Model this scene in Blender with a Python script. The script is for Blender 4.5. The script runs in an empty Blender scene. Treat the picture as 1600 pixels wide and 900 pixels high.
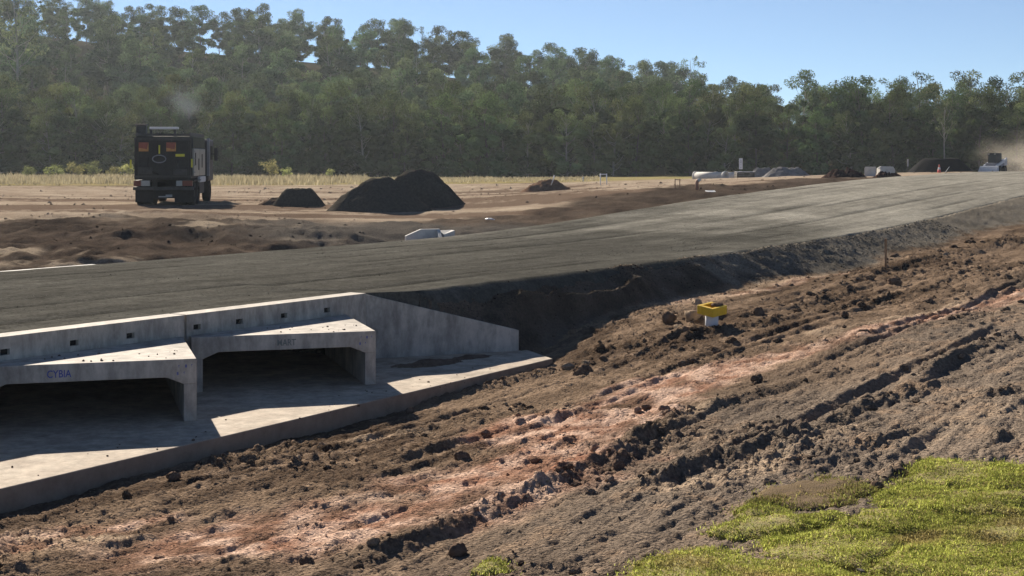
import bpy, math, random
import numpy as np
from mathutils import Vector, Matrix

# ------------------------------------------------------------------ camera, sky, sun, exposure
R = math.radians
SC = bpy.context.scene
COL = SC.collection
FPX, CX, HY, CAMZ = 2250.0, 800.0, 250.0, 1.95       # focal length in photo pixels, image centre, horizon row, eye height
cam = bpy.data.cameras.new('camera')
cam.sensor_width = 36.0
cam.lens = 36.0 * FPX / 1600.0
cam.shift_y = -(450.0 - HY) / 1600.0
cam.clip_start, cam.clip_end = 0.1, 4000.0
camo = bpy.data.objects.new('camera', cam); COL.objects.link(camo)
camo.location = (0, 0, CAMZ); camo.rotation_euler = (R(90), 0, 0)
SC.camera = camo

SUN_EL, SUN_AZ = R(25.8), R(-23.8)                    # azimuth from +Y towards +X
world = bpy.data.worlds.new('World'); SC.world = world; world.use_nodes = True
wn = world.node_tree; bg = wn.nodes['Background']
sky = wn.nodes.new('ShaderNodeTexSky'); sky.sky_type = 'NISHITA'; sky.sun_disc = False
sky.sun_elevation = SUN_EL; sky.sun_rotation = SUN_AZ
sky.altitude = 50; sky.air_density = 0.55; sky.dust_density = 0.0; sky.ozone_density = 3.0
wn.links.new(sky.outputs[0], bg.inputs[0]); bg.inputs[1].default_value = 0.05
sl = bpy.data.lights.new('sun', 'SUN'); sl.energy = 5.0; sl.angle = R(0.53); sl.color = (1.0, 0.90, 0.76)
so = bpy.data.objects.new('sun', sl); COL.objects.link(so)
sdir = Vector((math.sin(SUN_AZ) * math.cos(SUN_EL), math.cos(SUN_AZ) * math.cos(SUN_EL), math.sin(SUN_EL)))
so.rotation_euler = sdir.to_track_quat('Z', 'Y').to_euler(); so.location = sdir * 300
SC.view_settings.view_transform = 'Standard'; SC.view_settings.look = 'None'
SC.view_settings.exposure = 1.0; SC.view_settings.gamma = 1.0
SC.render.engine = 'CYCLES'
cy = SC.cycles
cy.max_bounces = 6; cy.diffuse_bounces = 3; cy.glossy_bounces = 2; cy.transmission_bounces = 3; cy.transparent_max_bounces = 6
cy.volume_bounces = 1; cy.use_denoising = True; cy.caustics_reflective = False; cy.caustics_refractive = False
rng = np.random.default_rng(7); random.seed(7)

# ------------------------------------------------------------------ noise
def _h(ix, iy, seed):
    a = (ix.astype(np.int64) * 374761393 + iy.astype(np.int64) * 668265263 + seed * 974634777) & 0xFFFFFFFF
    a = ((a ^ (a >> 13)) * 1274126177) & 0xFFFFFFFF
    a = ((a ^ (a >> 16)) * 2246822519) & 0xFFFFFFFF
    return ((a ^ (a >> 15)) & 0xFFFFFF) / float(0xFFFFFF)
def vnoise(x, y, seed=0):
    x = np.asarray(x, float); y = np.asarray(y, float)
    ix = np.floor(x); iy = np.floor(y); fx = x - ix; fy = y - iy
    fx = fx * fx * fx * (fx * (fx * 6 - 15) + 10); fy = fy * fy * fy * (fy * (fy * 6 - 15) + 10)
    a = _h(ix, iy, seed); b = _h(ix + 1, iy, seed); c = _h(ix, iy + 1, seed); d = _h(ix + 1, iy + 1, seed)
    return (a + (b - a) * fx) * (1 - fy) + (c + (d - c) * fx) * fy
def fbm(x, y, octv=4, seed=0, gain=0.5):
    t = 0.0; amp = 1.0; tot = 0.0
    for k in range(octv):
        c, s_ = math.cos(0.6 * k), math.sin(0.6 * k); f = 2.03 ** k
        t = t + amp * (vnoise((x * c - y * s_) * f + 17.3 * k, (x * s_ + y * c) * f - 9.1 * k, seed + k) * 2 - 1)
        tot += amp; amp *= gain
    return t / tot
def fbms(x, y, octv=4, seed=0, gain=0.5):              # no rotation between octaves: keeps stretched noise stretched
    t = 0.0; amp = 1.0; tot = 0.0
    for k in range(octv):
        f = 2.03 ** k
        t = t + amp * (vnoise(x * f + 17.3 * k, y * f - 9.1 * k, seed + k) * 2 - 1); tot += amp; amp *= gain
    return t / tot
def worley(x, y, seed=0):
    ix = np.floor(x); iy = np.floor(y); best = np.full(np.shape(x), 9.0); bid = np.zeros(np.shape(x))
    for dx in (-1, 0, 1):
        for dy in (-1, 0, 1):
            jx, jy = ix + dx, iy + dy
            d = (jx + _h(jx, jy, seed) - x) ** 2 + (jy + _h(jx, jy, seed + 51) - y) ** 2
            m = d < best; best = np.where(m, d, best); bid = np.where(m, _h(jx, jy, seed + 97), bid)
    return np.sqrt(best), bid
def sstep(a, b, x):
    t = np.clip((np.asarray(x, float) - a) / (b - a), 0, 1); return t * t * (3 - 2 * t)
def smax(a, b, k=0.12):
    h = np.clip(0.5 + 0.5 * (a - b) / k, 0, 1); return b + (a - b) * h + k * h * (1 - h)

# ------------------------------------------------------------------ layout of the place
U = np.array([0.558, 0.830]); U = U / np.linalg.norm(U); NV = np.array([-U[1], U[0]])   # along the road, across it (away from the eye)
H0 = np.array([-2.19, 21.2])                                                           # end of the culvert headwall
def sn(x, y):
    dx, dy = x - H0[0], y - H0[1]; return dx * U[0] + dy * U[1], dx * NV[0] + dy * NV[1]
def xy(s, n): return H0[0] + s * U[0] + n * NV[0], H0[1] + s * U[1] + n * NV[1]
class TPS:
    def __init__(self, pts, lam=0.02):
        p = np.array(pts, float); self.c = p[:, :2] / 10.0; z = p[:, 2]; n = len(p)
        K = self.k(self.c, self.c) + lam * np.eye(n); Pm = np.c_[np.ones(n), self.c]
        A = np.zeros((n + 3, n + 3)); A[:n, :n] = K; A[:n, n:] = Pm; A[n:, :n] = Pm.T
        self.w = np.linalg.solve(A, np.r_[z, 0, 0, 0])
    @staticmethod
    def k(a, b):
        r2 = ((a[:, None, :] - b[None, :, :]) ** 2).sum(-1); return 0.5 * r2 * np.log(r2 + 1e-9)
    def __call__(self, x, y):
        x = np.asarray(x, float); sh = x.shape; q = np.c_[x.ravel(), np.asarray(y, float).ravel()] / 10.0
        out = np.empty(len(q))
        for i in range(0, len(q), 50000):
            b = q[i:i + 50000]; out[i:i + 50000] = self.k(b, self.c) @ self.w[:-3] + self.w[-3] + b @ self.w[-2:]
        return out.reshape(sh)
def pz(px, py, z):                                       # a spot known by its height
    Y = FPX * (CAMZ - z) / (py - HY); return ((px - CX) * Y / FPX, Y, z)
def pY(px, py, Y): return ((px - CX) * Y / FPX, Y, CAMZ - (py - HY) * Y / FPX)   # a spot known by its distance
near_pts = [pz(*a) for a in (
    (0, 805, -1.30), (430, 690, -1.29), (870, 580, -1.22), (300, 800, -1.22), (0, 890, -1.18), (600, 760, -1.16), (800, 890, -1.02),
    (800, 650, -1.12), (950, 600, -1.0), (1000, 700, -0.95), (1100, 560, -0.84), (1113, 512, -0.72), (1250, 480, -0.69), (1384, 427, -0.70),
    (1600, 357, -0.12), (1500, 392, -0.45), (1600, 420, -0.30), (1600, 500, -0.48), (1600, 600, -0.58), (1300, 600, -0.70), (1300, 700, -0.75), (1600, 720, -0.66),
    (1200, 880, -0.82), (1600, 890, -0.70), (1480, 480, -0.60), (905, 520, -0.88), (960, 500, -0.82), (905, 558, -1.09), (960, 542, -0.98), (1000, 480, -0.75), (1250, 432, -0.62), (1384, 396, -0.42), (1500, 368, -0.22))]
near_pts += [(-4, 8, -1.05), (4, 5, -0.45), (0, 4, -0.3), (25, 40, -0.1), (20, 25, -0.35), (32, 60, 0.5), (-9, 9, -1.2), (10, 10, -0.5), (45, 75, 0.7), (0.9, 23.4, -1.12)]
G_NEAR = TPS(near_pts)
far_pts = [pY(*a) for a in (
    (0, 332, 52), (150, 331, 53), (300, 330, 55), (270, 321, 61), (470, 320, 62), (600, 327, 58), (0, 300, 88), (300, 292, 105), (600, 292, 105),
    (850, 299, 90), (760, 331, 56), (850, 346, 45), (900, 305, 61), (1000, 298, 61), (1100, 294, 59), (1200, 287, 69), (1300, 279, 77),
    (1090, 284, 105), (940, 288, 92), (1180, 282, 110), (1370, 276, 85), (1410, 271, 100), (1470, 269, 118), (1555, 271, 125), (1600, 271, 130),
    (0, 277, 180), (400, 277, 180), (800, 277, 180), (1200, 273, 190), (1600, 270, 190), (1530, 272, 95))]
far_pts += [(-12, 33, -0.30), (-20, 30, -0.3), (-6, 38, -0.25), (0, 45, 0.0), (-30, 60, 0.0), (-60, 120, 0.0), (60, 120, 0.8), (-90, 250, 0), (90, 250, 0.5), (0, 300, 0), (40, 90, 0.9)]
G_FAR = TPS(far_pts)
_ss = np.arange(-60, 140, 0.5)
def _prof(s, z):
    v = np.interp(_ss, s, z); k = np.exp(-0.5 * (np.arange(-16, 17) * 0.5 / 2.6) ** 2); k /= k.sum()
    return np.convolve(np.pad(v, 16, mode='edge'), k, 'valid')
_nz = _prof([-30, 0, 12.8, 23.3, 30, 37, 48, 60, 70, 85, 110], [-.085, -.085, -.085, .06, .36, .68, .98, 1.13, 1.13, .9, .6])
_fz = _prof([-30, 5, 15, 20, 28.4, 41.6, 48.9, 61, 70, 85, 110], [-.08, -.08, -.06, .17, .62, 1.06, 1.21, 1.33, 1.30, 1.0, .7])
ROADW = 8.6
def zroad(s, n):
    t = np.clip(n / ROADW, -0.05, 1.05); a = np.interp(s, _ss, _nz); b = np.interp(s, _ss, _fz)
    return a + (b - a) * t + 0.05 * 4 * np.clip(t, 0, 1) * (1 - np.clip(t, 0, 1))
def edge(s): return 0.10 * fbm(s * 0.55, s * 0.0 + 3.1, 3, 5) + 0.05 * fbm(s * 2.2, s * 0.0, 2, 9)
APRON = [(-22, -2.95), (2.15, -1.94), (2.77, -1.08), (0.66, 0.62), (-22, 0.62)]       # in road coordinates
def inpoly(s, n, poly):
    c = np.zeros(np.shape(s), bool); j = len(poly) - 1
    for i in range(len(poly)):
        (xi, yi), (xj, yj) = poly[i], poly[j]
        m = (yi > n) != (yj > n)
        c ^= m & (s < (xj - xi) * (n - yi) / (yj - yi + 1e-12) + xi); j = i
    return c
HOLE = [(-22, -2.75), (2.05, -1.84), (2.69, -0.93), (0.60, 0.45), (0.62, 8.7), (-22, 8.7)]
def hill(x, y):
    a = x / np.maximum(y, 50.0)
    A = np.interp(a, [-0.6, -0.36, -0.27, -0.18, -0.09, 0, 0.09, 0.18, 0.36, 0.6], [43, 36.5, 32, 29, 26, 21.5, 15.5, 8.0, 2.2, 1.0])
    t = np.clip((y - 200.0) / 190.0, 0, 1); return A * (t * t * (3 - 2 * t)) - 0.02 * np.clip(y - 420, 0, None)
def base_z(x, y):
    s, n = sn(x, y)
    gn = G_NEAR(x, y)
    k = np.interp(s, [-5, 3, 8, 15, 24, 32, 45], [1.0, 0.95, 0.72, 0.42, 0.29, 0.2, 0.2])
    e = edge(s)
    zb = zroad(s, 0 * s) + k * (n + e) + 0.02 * fbm(s * .9, n * 1.6, 3, 33) * sstep(0, -.6, n)
    # slumped ledge in the cut face beside the wing wall
    zb = zb + 0.20 * np.exp(-((n + 0.55 + 0.12 * np.sin(s * 1.3)) / 0.13) ** 2) * sstep(2.4, 4, s) * (1 - sstep(6.5, 8.5, s))
    znear = smax(gn, zb)
    gf = G_FAR(x, y) + hill(x, y)
    dd = np.interp(s, [-10, 18, 30, 50, 65], [0.42, 0.42, 0.40, 0.34, 0.12])
    wd_ = np.where(n > 10.6, np.interp(s, [10, 22], [1.7, 3.0]), 1.7); gf2 = gf - dd * np.exp(-((n - 10.6) / wd_) ** 2)
    zfar_e = zroad(s, ROADW + 0 * s) - 0.12
    t = sstep(8.5, 10.8, n)
    zfar = zfar_e * (1 - t) + gf2 * t
    z = np.where(n < 0.0, znear, np.where(n < 8.6, zroad(s, n) - 0.16, zfar))
    far_s = sstep(88, 105, s)                             # past the crest the road has gone down into the plain
    z = np.where(n > -4, z * (1 - far_s) + gf * far_s, z)
    return z, gn, zb, s, n
def ground_hit(px, py):                                   # where the ray through a photo pixel meets the near ground
    Y = np.arange(5, 70, 0.05); X = (px - CX) * Y / FPX; Z = CAMZ - (py - HY) * Y / FPX
    g = base_z(X, Y)[0]; i = int(np.argmax(g >= Z)); return X[i], Y[i]
# windrows left by the grader: polyline in photo pixels, half width, height, steepness of the face turned to the eye
WIND = [([(1060, 512), (1160, 498), (1260, 478), (1345, 452), (1420, 432), (1520, 412)], .26, .13),
        ([(1325, 446), (1390, 425), (1460, 402), (1530, 391), (1600, 372)], .38, .17),
        ([(560, 880), (640, 850), (720, 822), (830, 775), (940, 735), (1000, 700), (1040, 665), (1075, 640)], .17, .12),
        ([(1080, 650), (1150, 628), (1250, 600), (1340, 578)], .14, .08),
        ([(1020, 760), (1130, 722), (1200, 700), (1275, 672)], .16, .17),
        ([(1275, 678), (1345, 640), (1440, 605), (1520, 585)], .12, .07),
        ([(1345, 705), (1400, 685), (1445, 665)], .10, .12),
        ([(1340, 765), (1390, 748), (1440, 722)], .10, .11),
        ([(1430, 590), (1480, 568), (1530, 550), (1600, 528)], .20, .15),
        ([(1520, 632), (1560, 622), (1610, 612)], .12, .10),
        ([(880, 562), (980, 548), (1080, 528), (1200, 505), (1330, 478), (1440, 455), (1600, 415)], .18, .07),
        ([(640, 640), (720, 618), (800, 600), (880, 580)], .18, .08),
        ([(300, 742), (420, 712), (520, 690)], .15, .08),
        ([(1090, 715), (1160, 690), (1230, 650)], .10, .06),
        ([(1280, 700), (1330, 680), (1390, 652)], .08, .05),
        ([(1540, 700), (1570, 680), (1600, 672)], .10, .09)]
CLAY = [([(300, 850), (520, 822), (640, 812), (760, 780), (860, 740)], .75, 1.0), ([(700, 760), (800, 735), (920, 690), (1000, 640)], .65, 1.0),
        ([(820, 680), (900, 655), (1000, 620), (1110, 585)], .75, 1.0), ([(1150, 575), (1300, 540), (1450, 500), (1600, 455)], .45, .75),
        ([(0, 860), (120, 835), (260, 815)], .35, .7), ([(1000, 480), (1100, 466), (1200, 452), (1300, 432)], .35, .5)]
PALE = [([(40, 850), (160, 848), (250, 835)], .10, 1.0), ([(560, 690), (640, 680)], .25, .6), ([(1280, 520), (1400, 500), (1500, 475)], .25, .6),
        ([(1060, 770), (1160, 745), (1260, 700), (1330, 672)], .18, .8), ([(1060, 670), (1110, 640)], .16, .7), ([(1440, 690), (1540, 650), (1600, 640)], .3, .5),
        ([(900, 495), (980, 485), (1060, 470), (1180, 450), (1300, 425), (1380, 400)], .5, .6)]
def world_line(l): return [ground_hit(*p) for p in l]
def line_dist(x, y, pts):
    best = np.full(np.shape(x), 1e9); side = np.zeros(np.shape(x)); along = np.zeros(np.shape(x)); acc = 0.0
    for (ax, ay), (bx, by) in zip(pts[:-1], pts[1:]):
        dx, dy = bx - ax, by - ay; L2 = dx * dx + dy * dy + 1e-9
        t = np.clip(((x - ax) * dx + (y - ay) * dy) / L2, 0, 1)
        d = np.hypot(x - ax - t * dx, y - ay - t * dy); sd = dx * (y - ay) - dy * (x - ax)
        m = d < best; best = np.where(m, d, best); side = np.where(m, np.sign(sd), side); along = np.where(m, acc + t * math.sqrt(L2), along); acc += math.sqrt(L2)
    return best, side, along, acc
WINDW = [(world_line(l), w, h) for l, w, h in WIND]
CLAYW = [(world_line(l), w, h) for l, w, h in CLAY]
PALEW = [(world_line(l), w, h) for l, w, h in PALE]
def masks(x, y, lst, wob=0.5, seed=70):
    out = np.zeros(np.shape(x)); wn_ = fbm(x * 1.3, y * 1.3, 4, seed)
    for pts, w, h in lst:
        xs = [p[0] for p in pts]; ys = [p[1] for p in pts]
        m = (x > min(xs) - 4 * w) & (x < max(xs) + 4 * w) & (y > min(ys) - 4 * w) & (y < max(ys) + 4 * w)
        if not m.any(): continue
        d, sd, al, L = line_dist(x[m], y[m], pts)
        v = h * sstep(1.3, 0.3, d / w + wob * 1.6 * wn_[m]); out[m] = np.maximum(out[m], v)
    return out
def ground(x, y, full=False):
    x = np.asarray(x, float); y = np.asarray(y, float)
    z, gn, zb, s, n = base_z(x, y)
    soil = sstep(0.05, -0.25, zb - gn) * (n < 0)          # the graded foreground
    batt = (n < 0) * (1 - soil)
    farm = sstep(9.6, 12.5, n) * (y < 185)
    # --- foreground relief
    wr = np.zeros(x.shape); cl = np.zeros(x.shape)
    nearm = (y < 75)
    for pts, w, h in WINDW:
        xs = [p[0] for p in pts]; ys = [p[1] for p in pts]
        m = (x > min(xs) - 5 * w) & (x < max(xs) + 5 * w) & (y > min(ys) - 5 * w) & (y < max(ys) + 5 * w)
        if not m.any(): continue
        xm, ym = x[m], y[m]
        d, sd, al, L = line_dist(xm, ym, pts)
        q = d * sd + 0.35 * w * fbm(xm * 2.6, ym * 2.6, 3, 77)      # + is the far side
        prof = np.where(q > 0, np.exp(-(q / (1.6 * w)) ** 2), np.exp(-(q / (0.62 * w)) ** 2))
        endf = sstep(-0.1, 0.5, al) * sstep(-0.1, 0.5, L - al) * np.exp(-np.maximum(0, d - 3 * w))
        hh = .55 * h * (0.75 + 0.6 * fbm(xm * 1.4, ym * 1.4, 3, 21)) * endf
        wr[m] = np.maximum(wr[m], hh * prof) - 0.12 * h * endf * np.exp(-((q + 1.4 * w) / (0.7 * w)) ** 2)
        cl[m] = np.maximum(cl[m], np.exp(-(d / (1.5 * w)) ** 2) * endf)
    su = s * 0.30
    cm = np.clip(0.22 + 1.1 * fbm(x * 0.45, y * 0.45, 3, 41) + 0.6 * cl, 0.05, 1.0)
    d1, r1 = worley(x * 3.1 + 0.5 * vnoise(x * 4, y * 4, 3), y * 3.1, 11); d2, r2 = worley(x * 8.0, y * 8.0 + 0.5 * vnoise(x * 9, y * 9, 4), 12); d3, r3 = worley(x * 19, y * 19, 13)
    dome = lambda d, w: np.sqrt(np.clip(1 - (d / w) ** 2, 0, 1))
    clods = 0.04 * dome(d1, .5) * sstep(.75, .95, r1) * cm * cm + 0.030 * dome(d2, .5) * sstep(.45, .95, r2) * cm + 0.024 * dome(d3, .55) * r3 * (.25 + cm)
    strk = fbms(su * 1.6, n * 3.2, 4, 51); strk2 = fbms(su * 5, n * 11, 3, 52)
    ruts = np.zeros(x.shape)
    for n0, dp in ((-4.6, .035), (-4.95, .03), (-6.3, .05), (-6.62, .045), (-7.9, .045), (-8.25, .04), (-9.3, .05), (-9.65, .045), (-10.9, .04), (-3.3, .03)):
        q = n - n0 - .25 * fbm(s * .12, s * 0 + n0, 2, 57) - .03 * fbm(s * 2, s * 0 + n0, 2, 58)
        mk = sstep(-.25, .2, fbm(s * .13, s * 0 + 2 * n0, 2, 59)) * sstep(-9, -5, s) * sstep(11.8, 13.8, y)
        ruts = ruts + mk * dp * (np.exp(-((q - .13) / .07) ** 2) * .8 - np.exp(-(q / .085) ** 2))
    def plates(f, sd):
        gx_, gy_ = x * f, y * f; ix = np.floor(gx_); iy = np.floor(gy_); best = np.full(x.shape, 9.0); h_ = np.zeros(x.shape)
        for dx in (-1, 0, 1):
            for dy in (-1, 0, 1):
                jx, jy = ix + dx, iy + dy; ox = jx + _h(jx, jy, sd) - gx_; oy = jy + _h(jx, jy, sd + 5) - gy_; dd2 = ox * ox + oy * oy; m2 = dd2 < best; best = np.where(m2, dd2, best)
                h_ = np.where(m2, _h(jx, jy, sd + 9) ** 2 + ((_h(jx, jy, sd + 13) - .5) * ox + (_h(jx, jy, sd + 17) - .5) * oy) * 1.6, h_)
        return h_
    pl = (0.034 * plates(5.2, 201) + .018 * plates(12.5, 231)) * (.07 + .95 * cm) + .006 * plates(27, 261)
    fine = pl + 0.012 * (.5 + .8 * cm) * (1 - 2 * np.abs(fbm(x * 13, y * 13, 3, 54, .6))) + 0.012 * fbms(su * 14, n * 24, 2, 55)
    d_soil = 0.05 * fbm(x * .5, y * .5, 3, 31) + 0.040 * strk + 0.016 * strk2 + 0.024 * fbm(x * 5, y * 5, 4, 53, .6) + fine + clods + wr + ruts
    d_batt = 0.03 * (1 + 1.6 * sstep(11, 7, s)) * fbm(x * 1.8, y * 1.8, 4, 61, .6) + 0.02 * fbm(x * 5, y * 5, 3, 62) + 0.02 * dome(d2, .5) * sstep(.8, .95, r2)
    # --- far relief: rough bank behind the road, tracked plain
    leftb = sstep(26, 14, s) * sstep(10.2, 12, n) * sstep(33, 24, n)
    rightb = sstep(13, 22, s) * sstep(8.8, 9.4, n) * sstep(17.5, 15.5, n + 2.0 * fbm(x * .35, y * .35, 3, 80)) * sstep(66, 56, s)
    d_far = leftb * (0.46 * fbm(x * .24, y * .24, 5, 81, .55) + 0.10 * (1 - np.abs(fbm(x * .55, y * .55, 3, 82)) * 2) + 0.10 * fbm(x * 1.3, y * 1.3, 5, 83, .6))
    d_far = d_far + rightb * (0.16 * fbms(s * 0.9, n * .25, 3, 84) + 0.05 * fbm(x * 2, y * 2, 3, 85))
    d_far = d_far + (0.08 * fbms(x * .10, y * .45, 4, 86) + 0.04 * fbm(x * .8, y * .8, 4, 87)) * sstep(11, 15, n)
    d = soil * d_soil + batt * d_batt * sstep(0, -.3, n) + farm * d_far
    rim = np.clip((n + 2.25) / 0.5, 0, 1) * (s < 2.6)
    z = z + d * (1 - 0.0 * rim)
    hole = inpoly(s, n, HOLE)
    z = np.where(hole, np.minimum(z, -1.42), z)
    if not full: return z
    # --- colour of the soil itself
    def C(*c): return np.array(c)
    f1 = fbm(x * .7, y * .7, 4, 91); f2 = fbm(x * 3.3, y * 3.3, 4, 92); f3 = fbms(su * 2.2, n * 4.5, 4, 93)
    def mix(a, b, t): t = np.clip(t, 0, 1)[..., None]; return a * (1 - t) + b * t
    one = np.ones(x.shape)[..., None]
    brown = mix(one * C(.095, .067, .048), one * C(.23, .165, .115), .5 + .9 * f1 + .7 * f3)
    brown = mix(brown, one * C(.265, .218, .175), .6 * sstep(-5, -8.5, n + f1) * sstep(-11, -5, s))
    brown = mix(brown, one * C(.30, .215, .15), sstep(.12, .5, f2 + .5 * f3) * .7)
    clay = masks(x, y, CLAYW); pale = masks(x, y, PALEW, .5, 75)
    cz = mix(one * C(.33, .175, .118), one * C(.60, .42, .32), .45 + 1.4 * f2)
    col = mix(brown, cz, clay * (.85 + .8 * f3 + .6 * f2))
    col = mix(col, one * C(.46, .35, .25), pale * (.55 + .9 * f2))
    col = mix(col, col * .75, cl * .8)                    # windrows are darker than the soil around them
    col = mix(col, one * C(.13, .095, .075), sstep(.45, .9, r2) * dome(d2, .5) * .6 * cm)
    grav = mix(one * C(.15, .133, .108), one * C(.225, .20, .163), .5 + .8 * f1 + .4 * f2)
    shade_fill = mix(one * C(.070, .056, .045), one * C(.135, .108, .086), .5 + f2 + .5 * f1)  # dark soil fill with the shade of the cut mixed into its colour
    shade_mask = sstep(14.5, 8.5, s + 2.5 * f1 + 1.5 * f2)
    col = mix(col, mix(grav, shade_fill, shade_mask), (batt > 0) * sstep(-.05, .10, zb - gn + .10 * f2))
    # far side
    plain = mix(one * C(.30, .232, .172), one * C(.45, .365, .275), .5 + .9 * f1)
    st = fbms(x * .06, y * .30, 4, 94)
    plain = mix(plain, one * C(.15, .105, .078), sstep(.02, .30, st + .3 * f2) * .85)
    bank = mix(one * C(.042, .033, .028), one * C(.115, .088, .069), .5 + .8 * f1 + .5 * f2)
    bank = mix(bank, one * C(.42, .34, .25), sstep(.22, .42, fbm(x * .35, y * .35, 5, 95, .6)) * .8 * (1 - rightb))
    fc = mix(plain, bank, np.clip(leftb * sstep(36, 20, n + 6 * f1) + rightb, 0, 1) * .95)
    gx, gy = -3.2, 44.0                                    # grey fill spread round the small culvert inlet
    gm = sstep(1.25, .6, np.hypot((x - gx) / 5.5, (y - gy) / 6.0) + .35 * f1)
    fc = mix(fc, one * C(.12, .108, .095), gm * .85)
    straw = mix(one * C(.34, .28, .14), one * C(.27, .23, .10), .5 + f1)
    gstart = np.interp(x / np.maximum(y, 1), [-.4, -.1, 0, .13, .2], [104, 106, 116, 125, 400])
    fc = mix(fc, straw, sstep(0, 8, y - gstart + 6 * st) * (y < 400))
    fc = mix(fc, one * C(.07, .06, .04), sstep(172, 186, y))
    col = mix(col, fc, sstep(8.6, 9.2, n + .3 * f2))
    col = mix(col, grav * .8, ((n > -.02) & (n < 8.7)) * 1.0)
    return z, np.clip(col, 0, 1)

# ------------------------------------------------------------------ materials
def mat(name, color=(.5, .5, .5), rough=.85, metal=0.0, noise=0.0, nscale=8.0, bump=0.0, bscale=60.0, attr=None, spec=.25, tint2=None, stretch=None, bdist=.02):
    m = bpy.data.materials.new(name); m.use_nodes = True; nt = m.node_tree; b = nt.nodes['Principled BSDF']
    b.inputs['Roughness'].default_value = rough; b.inputs['Metallic'].default_value = metal; b.inputs['Specular IOR Level'].default_value = spec
    tc = nt.nodes.new('ShaderNodeTexCoord'); vec = tc.outputs['Object']
    if stretch:
        mp = nt.nodes.new('ShaderNodeMapping'); mp.inputs['Rotation'].default_value = (0, 0, stretch[1]); mp.inputs['Scale'].default_value = stretch[0]
        nt.links.new(vec, mp.inputs[0]); vec = mp.outputs[0]
    if attr:
        a = nt.nodes.new('ShaderNodeAttribute'); a.attribute_name = attr; src = a.outputs['Color']
    else:
        rgb = nt.nodes.new('ShaderNodeRGB'); rgb.outputs[0].default_value = (*color, 1); src = rgb.outputs[0]
    if noise > 0:
        t = nt.nodes.new('ShaderNodeTexNoise'); t.inputs['Scale'].default_value = nscale; t.inputs['Detail'].default_value = 8; t.inputs['Roughness'].default_value = .65
        nt.links.new(vec, t.inputs['Vector'])
        if tint2 is not None:
            rp = nt.nodes.new('ShaderNodeMapRange'); rp.inputs[1].default_value = .5 - .22 ; rp.inputs[2].default_value = .5 + .22; nt.links.new(t.outputs[0], rp.inputs[0])
            mx = nt.nodes.new('ShaderNodeMix'); mx.data_type = 'RGBA'; nt.links.new(rp.outputs[0], mx.inputs['Factor']); nt.links.new(src, mx.inputs['A']); mx.inputs['B'].default_value = (*tint2, 1)
            src = mx.outputs['Result']
        else:
            rp = nt.nodes.new('ShaderNodeMapRange'); rp.inputs[1].default_value = .28; rp.inputs[2].default_value = .72; rp.inputs[3].default_value = 1 - noise; rp.inputs[4].default_value = 1 + noise
            nt.links.new(t.outputs[0], rp.inputs[0])
            mx = nt.nodes.new('ShaderNodeVectorMath'); mx.operation = 'SCALE'; nt.links.new(src, mx.inputs[0]); nt.links.new(rp.outputs[0], mx.inputs['Scale']); src = mx.outputs[0]
    nt.links.new(src, b.inputs['Base Color'])
    if bump > 0:
        t2 = nt.nodes.new('ShaderNodeTexNoise'); t2.inputs['Scale'].default_value = bscale; t2.inputs['Detail'].default_value = 6; nt.links.new(tc.outputs['Object'], t2.inputs['Vector'])
        bp = nt.nodes.new('ShaderNodeBump'); bp.inputs['Strength'].default_value = bump; bp.inputs['Distance'].default_value = bdist
        nt.links.new(t2.outputs[0], bp.inputs['Height']); nt.links.new(bp.outputs[0], b.inputs['Normal'])
    return m
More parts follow.
